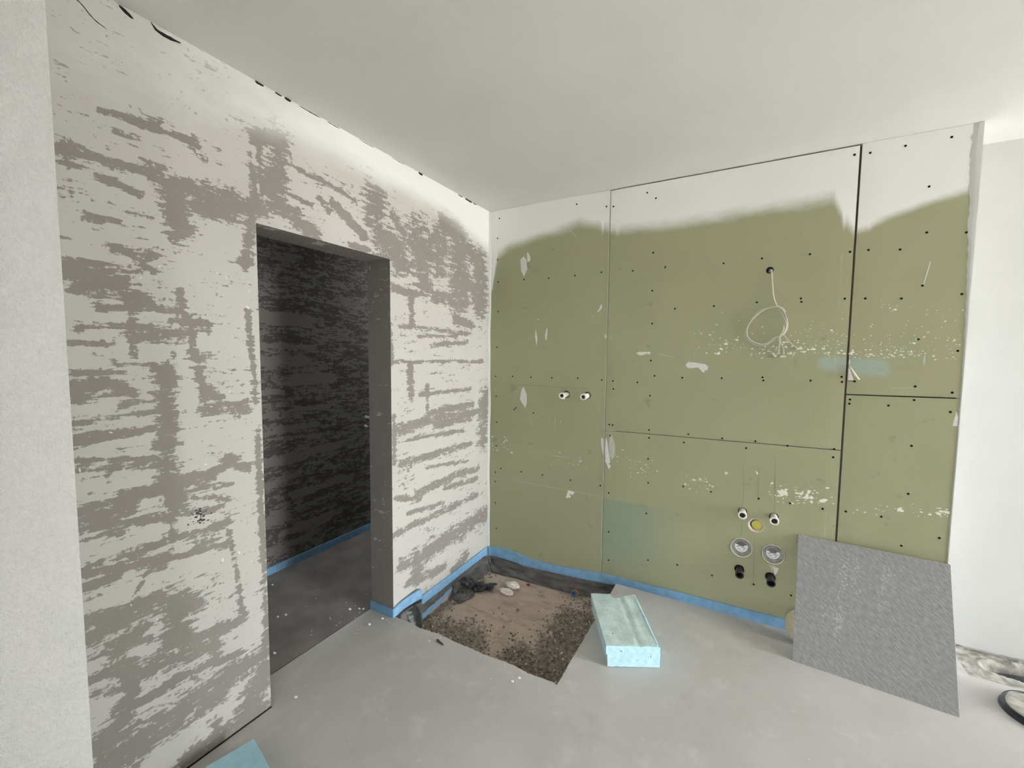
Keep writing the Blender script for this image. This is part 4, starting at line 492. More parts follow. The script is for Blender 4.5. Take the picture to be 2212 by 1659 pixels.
# torn paper
ub = on_board(2.3, 1.8)
smear_poly([(2.1800,1.478),(2.1805,1.407),(2.204,1.407),(2.198,1.425)], M['paper'], 'torn_patch', ub, .0006)
mb = MB(); mb.tube([(2.181,-.004,1.480),(2.192,-.010,1.458),(2.206,-.012,1.434),(2.224,-.010,1.410)], [.003,.006,.0065,.004], 8); mb.build('paper_curl', M['papercurl'], ub)
smear_poly([(2.1800,1.518),(2.186,1.50),(2.1835,1.486),(2.1800,1.489)], M['filler'], 'torn_patch', ub)
smear_poly([(2.591,1.277),(2.6,1.25),(2.599,1.204),(2.583,1.206)], M['paper'], 'torn_patch', on_board(2.3, .8))
lb = on_board(.5, .2)
smear_poly([(.655,.574),(.708,.570),(.703,.553),(.69,.545),(.672,.555)], M['paper'], 'torn_patch', lb, .001)
mb = MB(); mb.add([(.662,-.001,.574),(.690,-.012,.530),(.650,-.014,.521),(.668,-.004,.56)], [(0,3,2),(0,1,3),(3,1,2)]); mb.build('paper_flap', M['paper'], lb)
# frayed paper edges along the tight joints of column one
scratch([(.004,.5785),(.25,.5775),(.45,.5765),(.62,.574),(.76,.574),(.908,.5725)], .0016, M['filler_grey'], 'frayed_edge', wall_back)
scratch([(.913,1.034),(.918,1.03),(.95,1.027),(.99,1.026)], .0022, M['filler_grey'], 'frayed_edge', wall_back)
# filler strip in joint one, bead of paint on its left edge
mb = MB(); zz = np.linspace(.05, H - .01, 70); rj = np.random.default_rng(8)
vs = []; 
for z in zz:
    w = .0022 + .0008*rj.random(); vs += [(.9095, -.0003, z), (.9095 + w*.5, -.0022, z), (.9095 + w, -.0003, z)]
mb.add(vs, [(i*3+k, i*3+k+1, i*3+k+4, i*3+k+3) for i in range(len(zz)-1) for k in (0,1)]); mb.build('joint_bead', M['filler_grey'], wall_back)
# ragged white filler along the right-hand edge of the clad wall
mb = MB(); zz = np.linspace(.01, H - .002, 130); vs = []
for z in zz:
    w = interp(z, [0, 1.2, 1.55, 1.75, 2.0, 2.25, 2.58], [.004, .005, .007, .012, .020, .030, .040]) * (1 + .28*(rj.random()-.5))
    vs += [(XG + .002, -.003, z), (XG + .002 - w*.5, -.0026, z), (XG + .002 - w, -.0004, z), (XG + .003, .012, z)]
mb.add(vs, [(i*4+a, i*4+b, i*4+4+b, i*4+4+a) for i in range(len(zz)-1) for a, b in ((0,1),(1,2),(3,0))]); mb.build('edge_filler', M['white'], wall_back)
# paint-stuck white joint tape in the inner corner
mb = MB(); zz = np.linspace(.02, H - .003, 90); vs = []
for k, z in enumerate(zz):
    o_ = .0022*math.sin(z*7) + .0016*math.sin(z*17 + 1)
    vs += [(.0005, -.014 + o_*.4, z), (.005 + o_, -.0105, z), (.0135 + o_, -.0015, z)]
mb.add(vs, [(i*3+k, i*3+k+1, i*3+k+4, i*3+k+3) for i in range(len(zz)-1) for k in (0,1)], 0, True); struct(mb.build('trim_1', M['white']))

# white wall set back to the right, its base ragged near the broken floor
mb = MB(); xs = list(np.linspace(XG - .01, 3.4, 110)) + [4.5, XR]; vs = []; rj = np.random.default_rng(9)
for x in xs:
    zb = .0015 + .004*rj.random() + (.010*rj.random() if 2.72 < x < 3.1 else 0)
    vs += [(x, REC, zb), (x, REC, 1.2), (x, REC, H)]
mb.add(vs, [(i*3+k, i*3+3+k, i*3+4+k, i*3+k+1) for i in range(len(xs)-1) for k in (0,1)]); mb.box(XG - .01, XR, REC + .012, REC + .14, -.17, H)
struct(mb.build('wall_back_right', M['white']))
# ceiling slab
mb = MB(); mb.box(-1.2, XR + .2, -3.85, REC + .15, H, H + .2); struct(mb.build('ceiling', M['ceil']))
# front wall behind the photographer and the window wall on the right
mb = MB(); mb.box(-1.2, FX0, -3.85, -3.7, -.17, H); mb.box(FX1, XR, -3.85, -3.7, -.17, H); mb.box(FX0, FX1, -3.85, -3.7, FZ1, H); struct(mb.build('wall_front', M['frontwall']))
mb = MB(); mb.box(4.25, 4.37, -3.7, -1.50, -.17, H); struct(mb.build('wall_light_blocker', M['frontwall']))  # unseen wall, added to shade the left wall towards the pillar
mb = MB(); mb.box(XR, XR + .2, -3.85, WY0, -.17, H); mb.box(XR, XR + .2, WY1, REC + .15, -.17, H); mb.box(XR, XR + .2, WY0, WY1, WZ1, H); struct(mb.build('wall_right', M['concrete']))
mb = MB(); mb.box(XR + .25, 60, -40, 40, -.4, -.2); mb.box(-40, XR + .25, -40, -3.9, -.4, -.2); struct(mb.build('floor_outside', M['ground']))
# hall behind the doorway
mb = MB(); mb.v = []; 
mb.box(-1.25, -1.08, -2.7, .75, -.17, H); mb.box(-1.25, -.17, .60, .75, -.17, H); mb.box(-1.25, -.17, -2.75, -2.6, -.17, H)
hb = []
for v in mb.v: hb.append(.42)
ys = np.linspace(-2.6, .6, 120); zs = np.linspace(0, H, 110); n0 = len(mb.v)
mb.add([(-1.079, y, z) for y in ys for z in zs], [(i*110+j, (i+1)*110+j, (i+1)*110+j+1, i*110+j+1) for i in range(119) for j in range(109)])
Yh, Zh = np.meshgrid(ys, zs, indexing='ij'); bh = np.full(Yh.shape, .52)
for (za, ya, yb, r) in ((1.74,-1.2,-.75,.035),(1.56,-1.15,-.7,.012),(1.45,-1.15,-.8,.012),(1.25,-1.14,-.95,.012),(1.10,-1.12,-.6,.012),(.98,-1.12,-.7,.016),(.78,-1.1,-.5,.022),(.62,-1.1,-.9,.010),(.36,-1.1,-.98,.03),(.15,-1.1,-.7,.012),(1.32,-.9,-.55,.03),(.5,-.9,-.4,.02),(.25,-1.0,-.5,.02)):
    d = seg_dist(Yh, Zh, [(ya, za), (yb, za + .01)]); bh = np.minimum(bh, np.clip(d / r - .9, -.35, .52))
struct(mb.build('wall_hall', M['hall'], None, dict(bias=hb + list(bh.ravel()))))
# ------------------------------------------------------------------ floor
PX, PY = 1.019, -1.010
def slab(mb, x0, x1, y0, y1, jag=()):
    mb.box(x0, x1, y0, y1, -.16, 0)
mb = MB()
# front slab with a slightly ragged edge at the pit
n = 70; xs = np.linspace(0.0, PX, n); rj = np.random.default_rng(12)
eg = [PY + .004*(rj.random()-.5) + .006*math.sin(x*6)*math.sin(x*23) for x in xs]; eg[0] = PY; eg[-1] = PY - .006
mb.add([(x, -3.7, 0) for x in xs] + [(x, e, 0) for x, e in zip(xs, eg)] + [(x, e + .003, -.006) for x, e in zip(xs, eg)] + [(x, e - .004, -.17) for x, e in zip(xs, eg)],
       [(k*n+i, k*n+i+1, (k+1)*n+i+1, (k+1)*n+i) for k in range(3) for i in range(n-1)])
mb.box(-.1775, 0.0, D1 + .0, D2 - .0, -.16, 0)
m2 = 50; ys2 = np.linspace(PY - .006, 0.0, m2); ex = [PX + .003*(rj.random()-.5) for y in ys2]
mb.add([(2.72, y, 0) for y in ys2] + [(x, y, 0) for x, y in zip(ex, ys2)] + [(x - .002, y, -.006) for x, y in zip(ex, ys2)] + [(x + .004, y, -.17) for x, y in zip(ex, ys2)],
       [(k*m2+i, k*m2+i+1, (k+1)*m2+i+1, (k+1)*m2+i) for k in range(3) for i in range(m2-1)])
mb.add([(PX, -3.7, 0), (XR + .2, -3.7, 0), (XR + .2, PY - .006, 0), (PX, PY - .006, 0)], [(0,1,2,3)])
HX0, HX1, HY0, HY1 = 2.72, 3.30, .03, REC
mb.add([(2.72, PY - .006, 0), (XR + .2, PY - .006, 0), (XR + .2, HY0, 0), (2.72, HY0, 0)], [(0,1,2,3)])
mb.add([(HX1, HY0, 0), (XR + .2, HY0, 0), (XR + .2, REC + .02, 0), (HX1, REC + .02, 0)], [(0,1,2,3)])
mb.add([(2.60, 0, 0), (2.72, 0, 0), (2.72, REC + .02, 0), (2.60, REC + .02, 0)], [(0,1,2,3)])
mb.box(-1.1, XR + .2, -3.7, REC + .1, -.36, -.24)
floor = struct(mb.build('floor', M['floor']))
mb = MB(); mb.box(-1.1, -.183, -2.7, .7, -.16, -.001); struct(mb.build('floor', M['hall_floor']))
# broken-out patch by the white wall
def broken_patch():
    nx, ny = 90, 44; vs = []; r = np.random.default_rng(3)
    lump = [(r.uniform(HX0+.02, HX1), r.uniform(HY0+.08, HY1), r.uniform(.012, .03), r.uniform(-.014, .016)) for _ in range(90)]
    for i in range(nx):
        for j in range(ny):
            x = lerp(HX0, HX1, i/(nx-1)); y = lerp(HY0, HY1 + .02, j/(ny-1))
            e = min(1, (x-HX0)/.06, (HX1-x)/.03, (y-HY0)/.05); e = max(0, e); z = 0.
            for lx, ly, lr, lh in lump: 
                d2 = ((x-lx)**2 + ((y-ly)*1.3)**2)/lr**2
                if d2 < 6: z += lh*math.exp(-d2)
            z += .004*(r.random()-.5)
            z -= .010*math.exp(-((y - HY1)/.03)**2) * (1 if x > 2.78 else .2)
            d = math.hypot((x - 2.965)/.155, (y - .158)/.052)
            z = z*e*(1 if x > 2.76 else .3); z -= .075 * max(0, min(1, (1.12 - d)/.25))
            vs.append((x, y, z))
    mb = MB(); mb.add(vs, [(i*ny+j, (i+1)*ny+j, (i+1)*ny+j+1, i*ny+j+1) for i in range(nx-1) for j in range(ny-1)], 0, True)
    o = mb.build('broken_screed', M['broken'], floor); return o
broken_patch()

# ------------------------------------------------------------------ pit: soil, gravel
SX0, SX1, SY0, SY1 = .0, PX + .01, PY - .02, .0
def soil_z(x, y):
    z = -.158 + .022*math.exp(-(((x-.30)/.20)**2 + ((y+.62)/.2)**2)) + .030*math.exp(-(((x-.62)/.18)**2 + ((y+.62)/.24)**2)) + .030*math.exp(-(((x-.92)/.18)**2 + ((y+.08)/.16)**2))
    z -= .014*math.exp(-(((x-.47)/.03)**2)) * (1 if -.85 < y < -.3 else .2)
    return z + .006*math.sin(x*19 + 2*math.sin(y*13))*math.sin(y*23)
def rub(x, y):
    a = max(0, min(1, (-.60 - y + .02 - .22*math.exp(-((x-.56)/.10)**2) - .05*math.exp(-((x-.2)/.06)**2))/.19)); b = max(0, min(1, (x - .66)/.16)); c = max(0, min(1, (-.62 - y)/.1))*max(0, min(1, (x-.55)/.1))
    d = max(0, min(1, (.12 - x)/.08)); r = max(a*.95, b, c*.8, d*.7)
    if x > .66 and y > -.20: r *= .45
    return r
nx, ny = 130, 130; vs = []; rb = []; r = np.random.default_rng(21)
for i in range(nx):
    for j in range(ny):
        x = lerp(SX0, SX1, i/(nx-1)); y = lerp(SY0, SY1, j/(ny-1)); q = rub(x, y); rb.append(q)
        vs.append((x, y, soil_z(x, y) + (r.random()-.5)*(.003 + .012*q)))
mb = MB(); mb.add(vs, [(i*ny+j, (i+1)*ny+j, (i+1)*ny+j+1, i*ny+j+1) for i in range(nx-1) for j in range(ny-1)], 0, True)
o = mb.build('pit_soil', M['soil'], None, dict(rubble=rb)); rebase(o, (.5, -.5, -.15)); tag(o, 'bare brown soil at the bottom of the square pit cut in the floor', 'soil', None, 'stuff')
rnd = random.Random(77); mb = MB(); cnt = 0
while cnt < 5200:
    x = rnd.uniform(.03, PX - .005); y = rnd.uniform(PY + .012, -.03)
    if rnd.random() > .025 + .975*rub(x, y): continue
    s = .0020 + .0080 * rnd.random()**3.0
    v, f = rock(rnd, (x, y, soil_z(x, y) + s*.35), s); mb.add(v, f); cnt += 1
o = mb.build('gravel', M['gravel']); rebase(o, (.5, -.5, -.15)); tag(o, 'loose pebbles and rubble crumbs scattered over the soil of the pit', 'gravel', None, 'stuff')

# ------------------------------------------------------------------ things
def foil_sheet(path, ztop, zbot, bulge, mat, name, seed=1, nz=14):
    """wrinkled sheet hung along a plan path; ztop/zbot/bulge are functions of the arc fraction"""
    pts = catmull([(q[0], q[1], 0) for q in path], 10); n = len(pts); r = random.Random(seed); vs = []
    ph = [(r.uniform(3, 40), r.uniform(0, 6.28), r.uniform(-18, 18)) for _ in range(7)]
    for i, q in enumerate(pts):
        t = i/(n-1); tg = (pts[min(i+1,n-1)] - pts[max(i-1,0)]).normalized(); nr = Vector((tg.y, -tg.x, 0))
        for j in range(nz):
            s = j/(nz-1); z = lerp(ztop(t), zbot(t), s)
            w = sum(math.sin(a*t*2.2 + b + c*s) for a, b, c in ph)*.0016*min(1, s*4 + .1)
            p_ = q + nr*(w + bulge(t)*s*s); vs.append((p_.x, p_.y, z))
    mb = MB(); mb.add(vs, [(i*nz+j, (i+1)*nz+j, (i+1)*nz+j+1, i*nz+j+1) for i in range(n-1) for j in range(nz-1)], 0, True)
    o = mb.build(name, mat); so = o.modifiers.new('thickness', 'SOLIDIFY'); so.thickness = .0012; return o
def foam_strip(path, ztop, zbot, th, name, mat=None, n=8):
    """foam edge strip: plan path of its face, thickness th behind it"""
    pts = catmull([(q[0], q[1], 0) for q in path], n); m = len(pts); vs = []
    L_ = [0]; 
    for a, b in zip(pts[:-1], pts[1:]): L_.append(L_[-1] + (b-a).length)
    for i, q in enumerate(pts):
        t = L_[i]/L_[-1]; tg = (pts[min(i+1,m-1)] - pts[max(i-1,0)]).normalized(); nr = Vector((-tg.y, tg.x, 0))
        a, b = ztop(t), zbot(t); c = q + nr*th
        vs += [(q.x, q.y, b), (q.x, q.y, a - .0015), (q.x + nr.x*.0015, q.y + nr.y*.0015, a), (c.x, c.y, a), (c.x, c.y, b)]
    fs = [(i*5+k, (i+1)*5+k, (i+1)*5+(k+1)%5, i*5+(k+1)%5) for i in range(m-1) for k in range(5)] + [(0,1,2,3,4), tuple((m-1)*5+k for k in (4,3,2,1,0))]
    mb = MB(); mb.add(vs, fs); return mb.build(name, mat or M['strip'])
def fn(xs, ys): return lambda t: interp(t, xs, ys)
# perimeter strip along the clad wall (x 0.012 -> 2.6), path runs +x
Lb = 2.58
bx = [.014, .02, .11, .23, .39, .575, .92, 1.4, 1.96, 2.60]; bt = [.020, .019, .029, .031, .007, .011, .043, .052, .058, .062]; bb = [-.047, -.049, -.047, -.048, -.066, -.066, -.020, -.004, -.003, -.002]
o = foam_strip([(.016, -.0215), (.03, -.013), (.06, -.0105), (.3, -.0105), (.6, -.011), (.92, -.0105), (1.4, -.010), (2.0, -.010), (2.598, -.010)], lambda t: interp(.016 + t*Lb, bx, bt), lambda t: interp(.016 + t*Lb, bx, bb), .0085, 'edge_strip', None, 14)
rebase(o, (1.3, -.005, 0)); tag(o, 'blue foam edge strip along the foot of the green boarded wall', 'edge strip', 'blue foam edge strips')
o = foam_strip([(.0105, -.830), (.0105, -.60), (.0105, -.40), (.0105, -.15), (.0108, -.06), (.0125, -.028)], fn([0, .25, .5, .9, 1], [.010, .011, .014, .022, .022]), fn([0, .03, .25, .44, .47, .6, 1], [-.150, -.148, -.128, -.10, -.055, -.038, -.046]), .0085, 'edge_strip')
rebase(o, (.006, -.4, 0)); tag(o, 'blue foam edge strip on the plastered wall inside the pit', 'edge strip', 'blue foam edge strips')
o = foam_strip([(-.176, -1.0305), (-.09, -1.0300), (-.006, -1.0300), (.008, -1.0270), (.0125, -1.012), (.018, -.93), (.026, -.86), (.030, -.806)], fn([0, .3, .42, .5, .6, .9, .97, 1], [.054, .052, .054, .060, .070, .079, .077, .066]), fn([0, .43, .52, .62, .75, .85, 1], [.0005, .0005, .008, .018, .019, .014, .004]), .0085, 'edge_strip')
rebase(o, (0, -1.01, 0)); tag(o, 'blue foam strip wrapped round the foot of the right door jamb', 'edge strip', 'blue foam edge strips')
o = foam_strip([(-1.0685, -2.59), (-1.0685, -1.5), (-1.0685, -.6), (-1.0685, .55)], fn([0, 1], [.052, .052]), fn([0, 1], [.0, .0]), .0085, 'edge_strip')
rebase(o, (-1.07, -1., 0)); tag(o, 'blue foam edge strip along the far wall of the dark hall', 'edge strip', 'blue foam edge strips')
# damp-proof membrane: dark band on the left, then all round the back of the pit
o = foil_sheet([(.0160, -.797), (.0160, -.62), (.0160, -.46)], fn([0, 1], [-.046, -.040]), fn([0, .3, .7, 1], [-.100, -.092, -.078, -.066]), fn([0, 1], [.001, .001]), M['foil'], 'membrane_band', 3)
rebase(o, (.016, -.63, -.07)); tag(o, 'torn grey foil band across the blue strip at the left of the pit', 'foil')
o = foil_sheet([(.0150, -.475), (.0145, -.3), (.0150, -.12), (.019, -.05), (.032, -.026), (.09, -.019), (.3, -.018), (.6, -.018), (.9, -.0165), (1.017, -.0155)],
               fn([0, .28, .32, .5, .68, 1], [-.040, -.034, -.040, -.044, -.056, -.004]), fn([0, .2, .3, .45, .6, .85, 1], [-.150, -.160, -.163, -.163, -.158, -.142, -.132]),
               fn([0, .15, .3, .42, .6, .85, 1], [.020, .03, .045, .055, .030, .016, .006]), M['foil'], 'damp_proof_membrane', 5, 16)
rebase(o, (.3, -.03, -.1)); tag(o, 'wrinkled dark grey foil lining the back edges of the pit', 'foil')
# black foil under the loose strip end
t = empty('foil_bundle', (.03, -.91, -.05), 'shiny black foil folded under the loose strip end beside the door jamb', 'foil')
vs = [(.030,-1.008,.012),(.034,-.95,.016),(.038,-.89,.017),(.036,-.83,.008),(.032,-.808,.006), (.055,-1.002,-.03),(.075,-.955,-.05),(.070,-.90,-.055),(.050,-.845,-.05),(.034,-.810,-.06), (.07,-1.0,-.10),(.10,-.95,-.13),(.085,-.90,-.14),(.06,-.85,-.135),(.036,-.812,-.135)]
mb = MB(); mb.add(vs, [(i*5+j, i*5+j+1, (i+1)*5+j+1, (i+1)*5+j) for i in (0,1) for j in range(4)], 0, True)
o = hang(mb.build('fold', M['foil']), t); s_ = o.modifiers.new('s', 'SUBSURF'); s_.levels = 2; s_.render_levels = 2
vs = [(.034,-.965,.004),(.045,-.93,.012),(.046,-.895,.014),(.042,-.86,.004), (.088,-.955,-.055),(.102,-.925,-.06),(.085,-.885,-.05),(.066,-.855,-.06), (.10,-.96,-.12),(.12,-.93,-.135),(.10,-.89,-.135),(.075,-.86,-.14)]
mb = MB(); mb.add(vs, [(i*4+j, i*4+j+1, (i+1)*4+j+1, (i+1)*4+j) for i in (0,1) for j in range(3)], 0, True)
o = hang(mb.build('fold', M['black_foil']), t); s_ = o.modifiers.new('s', 'SUBSURF'); s_.levels = 2; s_.render_levels = 2
mb = MB(); mb.tube([(.032,-.812,.006),(.040,-.83,.014),(.046,-.86,.018),(.045,-.90,.018)], [.004,.006,.005,.003], 8); hang(mb.build('rolled_edge', M['black']), t)
# crumpled black foil lying in the pit
def crumple(c, rx, ry, rz, mat, seed, name='crumpled_foil', n=20):
    r = random.Random(seed); vs = []; ph = [(r.randint(1,5), r.randint(1,4), r.uniform(0,6.28)) for _ in range(6)]
    for i in range(n+1):
        th = math.pi*i/n
        for k in range(n):
            a = 2*math.pi*k/n; m_ = 1 + sum(math.sin(p*th*2 + q*a + f) for p, q, f in ph)*.085 + r.uniform(-.09, .09)
            vs.append((c[0] + rx*m_*math.sin(th)*math.cos(a), c[1] + ry*m_*math.sin(th)*math.sin(a), c[2] + rz*m_*math.cos(th)))
    mb = MB(); mb.add(vs, [(i*n+k, (i+1)*n+k, (i+1)*n+(k+1)%n, i*n+(k+1)%n) for i in range(n) for k in range(n)]); return mb.build(name, mat)
t = empty('crumpled_foil', (.12, -.36, -.15), 'crumpled black foil scraps heaped against the left side of the pit', 'foil')
hang(crumple((.085, -.45, -.132), .05, .07, .022, M['foil'], 1, 'lump'), t); hang(crumple((.135, -.32, -.125), .045, .045, .026, M['black_foil'], 2, 'lump'), t)
hang(crumple((.185, -.27, -.132), .030, .035, .018, M['black_foil'], 3, 'lump'), t)
for k, P_ in enumerate(([(.045,-.40,-.06),(.075,-.37,-.10),(.10,-.36,-.125)], [(.10,-.34,-.13),(.16,-.285,-.118),(.225,-.235,-.122)], [(.06,-.36,-.055),(.085,-.34,-.09),(.115,-.345,-.13)])):
    P_ = catmull(P_, 5); mb = MB(); vs = []
    for i, q in enumerate(P_):
        w = .018 + .006*math.sin(i*1.7 + k); vs += [(q.x, q.y - w, q.z), (q.x + .004, q.y, q.z + .006*math.sin(i*2.1)), (q.x, q.y + w, q.z)]
    mb.add(vs, [(i*3+m, i*3+m+1, i*3+m+4, i*3+m+3) for i in range(len(P_)-1) for m in (0,1)]); o = mb.build('torn_tail', M['black_foil']); o.modifiers.new('t', 'SOLIDIFY').thickness = .002; hang(o, t)
# pale crumbs
def crumb(c, r, seed, name, mat, label, cat, sq=(1, .75, .45), group=None):
    o = crumple((0, 0, 0), r*sq[0], r*sq[1], r*sq[2], mat, seed, name, 10); o.location = c; return tag(o, label, cat, group)
crumb((.315, -.168, -.134), .052, 4, 'mortar_lump', M['crumb'], 'flat pale mortar lump in the pit, the one nearer the green wall', 'lump', (1, .62, .35), 'mortar lumps in the pit')
crumb((.318, -.258, -.133), .046, 5, 'mortar_lump', M['crumb'], 'flat pale mortar lump in the pit, the one farther from the green wall', 'lump', (1, .7, .36), 'mortar lumps in the pit')
crumb((.40, -.085, -.146), .013, 6, 'plastic_scrap', M['red'], 'small dark red plastic scrap near the back of the pit', 'scrap')
# blue pipe end with orange sleeve
t = empty('pipe_end', (.745, -.065, -.13), 'blue pipe end in an orange sleeve sticking out of the pit soil', 'pipe')
ax = Vector((.10, -.86, .42)).normalized()
mb = MB(); mb.lathe((.742, -.03, -.138), ax, [(.018, 0), (.018, .055), (.0185, .058), (.0125, .058), (.0125, .01), (.001, .01)], 20); hang(mb.build('pipe', M['bluepipe']), t)
mb = MB(); mb.lathe((.742, -.03, -.136), ax, [(.0235, -.01), (.0245, .03), (.0235, .036), (.0185, .036)], 20); hang(mb.build('sleeve', M['orange']), t)

# XPS block
def xps_block():
    w, l, h = .2636, .452, .1085; nx, ny = 34, 50; r = np.random.default_rng(6); mb = MB()
    def top(x, y):
        z = h - .0035*math.exp(-((x - .165)/.014)**2) + .0012*math.sin(x*60)*math.sin(y*31) + .0008*(r.random()-.5)
        z += .0022*math.exp(-((x-.19)/.02)**2); return z
    def yb(x):  # broken far end: step near the middle
        return l + (.000 if x < .118 else interp(x, [.118, .135, .20, .2636], [-.032, -.046, -.016, .000]))
    vs = []; dust = []
    for i in range(nx):
        for j in range(ny):
            x = w*i/(nx-1); y = yb(x)*j/(ny-1); zz = top(x, y)
            if i == nx-2: zz -= .004
            if j == 0: zz -= .0016 + .0008*math.sin(x*210)*math.sin(x*67)
            vs.append((x + (.002*math.sin(y*40) if i == nx-1 else 0), y, zz)); dust.append(1. if 0 < j else .25)
    fs = [(i*ny+j, (i+1)*ny+j, (i+1)*ny+j+1, i*ny+j+1) for i in range(nx-1) for j in range(ny-1)]
    top_n = len(vs)
    # sides: rings down; the lower left edge has a rebate
    loop = [(i, 0) for i in range(nx)] + [(nx-1, j) for j in range(1, ny)] + [(i, ny-1) for i in range(nx-2, -1, -1)] + [(0, j) for j in range(ny-2, 0, -1)]
    ring = [i*ny + j for i, j in loop]; prev = ring; m_ = len(ring)
    for lev, (z, ins) in enumerate(((.085, 0), (.064, 0), (.0625, .011), (.03, .011), (.002, .011))):
        cur = []
        for (i, j), k in zip(loop, ring):
            x, y, _ = vs[k]; jx = .0006*math.sin(x*90 + lev*2); jy = .0008*math.sin(x*150 + lev*1.7) + .0004*math.sin(y*110)
            if i == 0: x = x + ins
            zz = z + ((r.random()-.3)*.003 if lev == 4 else 0); zz = max(zz, .0005)
            vs.append((x + jx, y + jy, zz)); dust.append(.12 if j == 0 or i == nx-1 else .55); cur.append(len(vs)-1)
        fs += [(prev[a], cur[a], cur[(a+1) % m_], prev[(a+1) % m_]) for a in range(m_)]; prev = cur
    vs.append((w/2, l/2, .0005)); dust.append(1); fs += [(prev[(a+1) % m_], prev[a], len(vs)-1)[::1] for a in range(m_)]
    mb.add(vs, fs); o = mb.build('foam_block', M['xps'], None, dict(dust=dust)); o.location = (1.1813, -.7897, .0006); o.rotation_euler = (0, 0, .4869)
    tag(o, 'light blue foam insulation block lying across the right edge of the pit', 'foam block')
    # loose lath of skin lifting along the right top edge
    mb = MB(); vs = []
    for j in range(24):
        y = .01 + j*.0185; g = .0035*max(0, math.sin(j*.14))
        vs += [(w - .019 - g*.3, y, h + .0004), (w - .012, y, h + .0012 + g), (w - .004, y, h - .0006 + g*.4)]
    mb.add(vs, [(i*3+k, i*3+k+1, i*3+k+4, i*3+k+3) for i in range(23) for k in (0,1)]); mb.build('lifted_edge', M['xps'], o, dict(dust=[.45]*len(vs)))
xps_block()
# teal foam sheet at the bottom left, flat on the floor
mb = MB(); mb.box(0, .58, -.30, 0, 0, .058); o = mb.build('foam_sheet', M['teal']); md = o.modifiers.new('b', 'BEVEL'); md.width = .002; md.segments = 2
o.location = (.150, -1.893, .0005); o.rotation_euler = (0, 0, math.atan2(-.040, .170)); tag(o, 'flat teal foam sheet on the floor beside the plastered wall', 'foam sheet')
# leaning tile
tw, th_, tt = .594, .620, .010
mb = MB(); mb.box(0, tw, 0, tt, 0, th_); o = mb.build('floor_tile', M['tile']); md = o.modifiers.new('b', 'BEVEL'); md.width = .0015; md.segments = 2
o.rotation_euler = Euler((-.462, 0, -.0814), 'XYZ'); o.location = (1.9845, -.2790, .0005); tag(o, 'large square grey tile leaning against the green wall', 'tile')
# beige felt disc behind the tile
mb = MB(); mb.lathe((0,0,0), (0,-1,0), [(.0005, .0), (.086, .0), (.090, .004), (.090, .014), (.086, .018), (.0005, .019)], 40)
o = mb.build('felt_disc', M['beige']); o.rotation_euler = (-.62, 0, .25); o.location = (2.046, -.072, .0735); tag(o, 'round beige disc tucked behind the leaning grey tile', 'disc')
# black ring on the floor at the right
t = empty('pipe_collar', (2.893, -.155, 0), 'black rubber ring on the floor at the right edge of the photo', 'ring')
mb = MB(); mb.lathe((2.893, -.155, .0), (0,0,1), [(.131, .0005), (.1285, .018), (.125, .027), (.121, .029), (.117, .026), (.115, .012), (.115, .0005)], 56); hang(mb.build('rim', M['ring']), t)
mb = MB(); mb.lathe((2.893, -.155, .0), (0,0,1), [(.1345, .0005), (.1340, .005), (.1305, .0075)], 56); hang(mb.build('flange', M['ring']), t)
mb = MB(); mb.lathe((2.893, -.155, .0), (0,0,1), [(.1148, .024), (.08, .025), (.0005, .0255)], 40); o = hang(mb.build('mortar_fill', M['broken']), t)
# dark hose end in the broken floor
mb = MB(); P_ = catmull([(2.83, .152, -.052), (2.90, .158, -.036), (2.98, .160, -.030), (3.07, .160, -.034), (3.16, .162, -.055)], 12)
mb.tube(P_, [.021 + .0022*(i % 2) for i in range(len(P_))], 14); o = mb.build('conduit', M['ring']); rebase(o, (2.98, .16, -.04)); tag(o, 'dark ribbed conduit lying in the broken floor by the white wall', 'conduit')

# pipe connections on the wall
def stub(name, x, z, L_, ro, ri, mat, label, group, tilt=(0, 0), lip=.0, tab=None):
    t = empty(name, (x, 0, z), label, 'pipe', group); a = Vector((tilt[0], -1, tilt[1])).normalized(); c = (x - a.x*.03, .03, z - a.z*.03); E_ = L_ + .03
    mb = MB(); mb.lathe(c, a, [(ro*.86, 0), (ro*.86, E_*.62), (ro*.9, E_*.66), (ro, E_*.70), (ro, E_ - .001), (ro - .001, E_), (ri + .001, E_), (ri, E_ - .001), (ri*.92, E_*.35), (ri*.6, E_*.3), (.0004, E_*.3)], 28)
    hang(mb.build('pipe', mat), t)
    if lip:
        mb = MB(); mb.lathe(c, a, [(ro*.99, E_ - .010), (ro + lip, E_ - .009), (ro + lip, E_ + .0005), (ro - .002, E_ + .001)], 28); hang(mb.build('rim', M['black'] if mat == M['drain'] else mat), t)
    if tab:
        e = Vector(c) + a*(E_ - .006); mb = MB(); mb.box(e.x + tab[0], e.x + tab[1], e.y - .006, e.y + .012, e.z + tab[2], e.z + tab[3]); o = hang(mb.build('tab', mat), t)
    mb = MB(); mb.lathe(c, a, [(ri*.985, E_ - .004), (ri*.90, E_*.45), (.0004, E_*.42)], 20); hang(mb.build('bore', M['black'] if mat == M['drain'] else M['bore']), t)
    return t
g_hi = 'pair of high white pipe stubs'
stub('pipe_stub', .634, 1.2475, .078, .0205, .0125, M['pvc'], 'white pipe stub high on the green wall, the one nearer the room corner', 'white pipe stubs on the green wall', (-.02, -.02), .001, (-.004, .016, -.024, -.016))
stub('pipe_stub', .783, 1.2480, .066, .0210, .0125, M['pvc'], 'white pipe stub high on the green wall, the one farther from the room corner', 'white pipe stubs on the green wall', (-.04, -.05), .001)
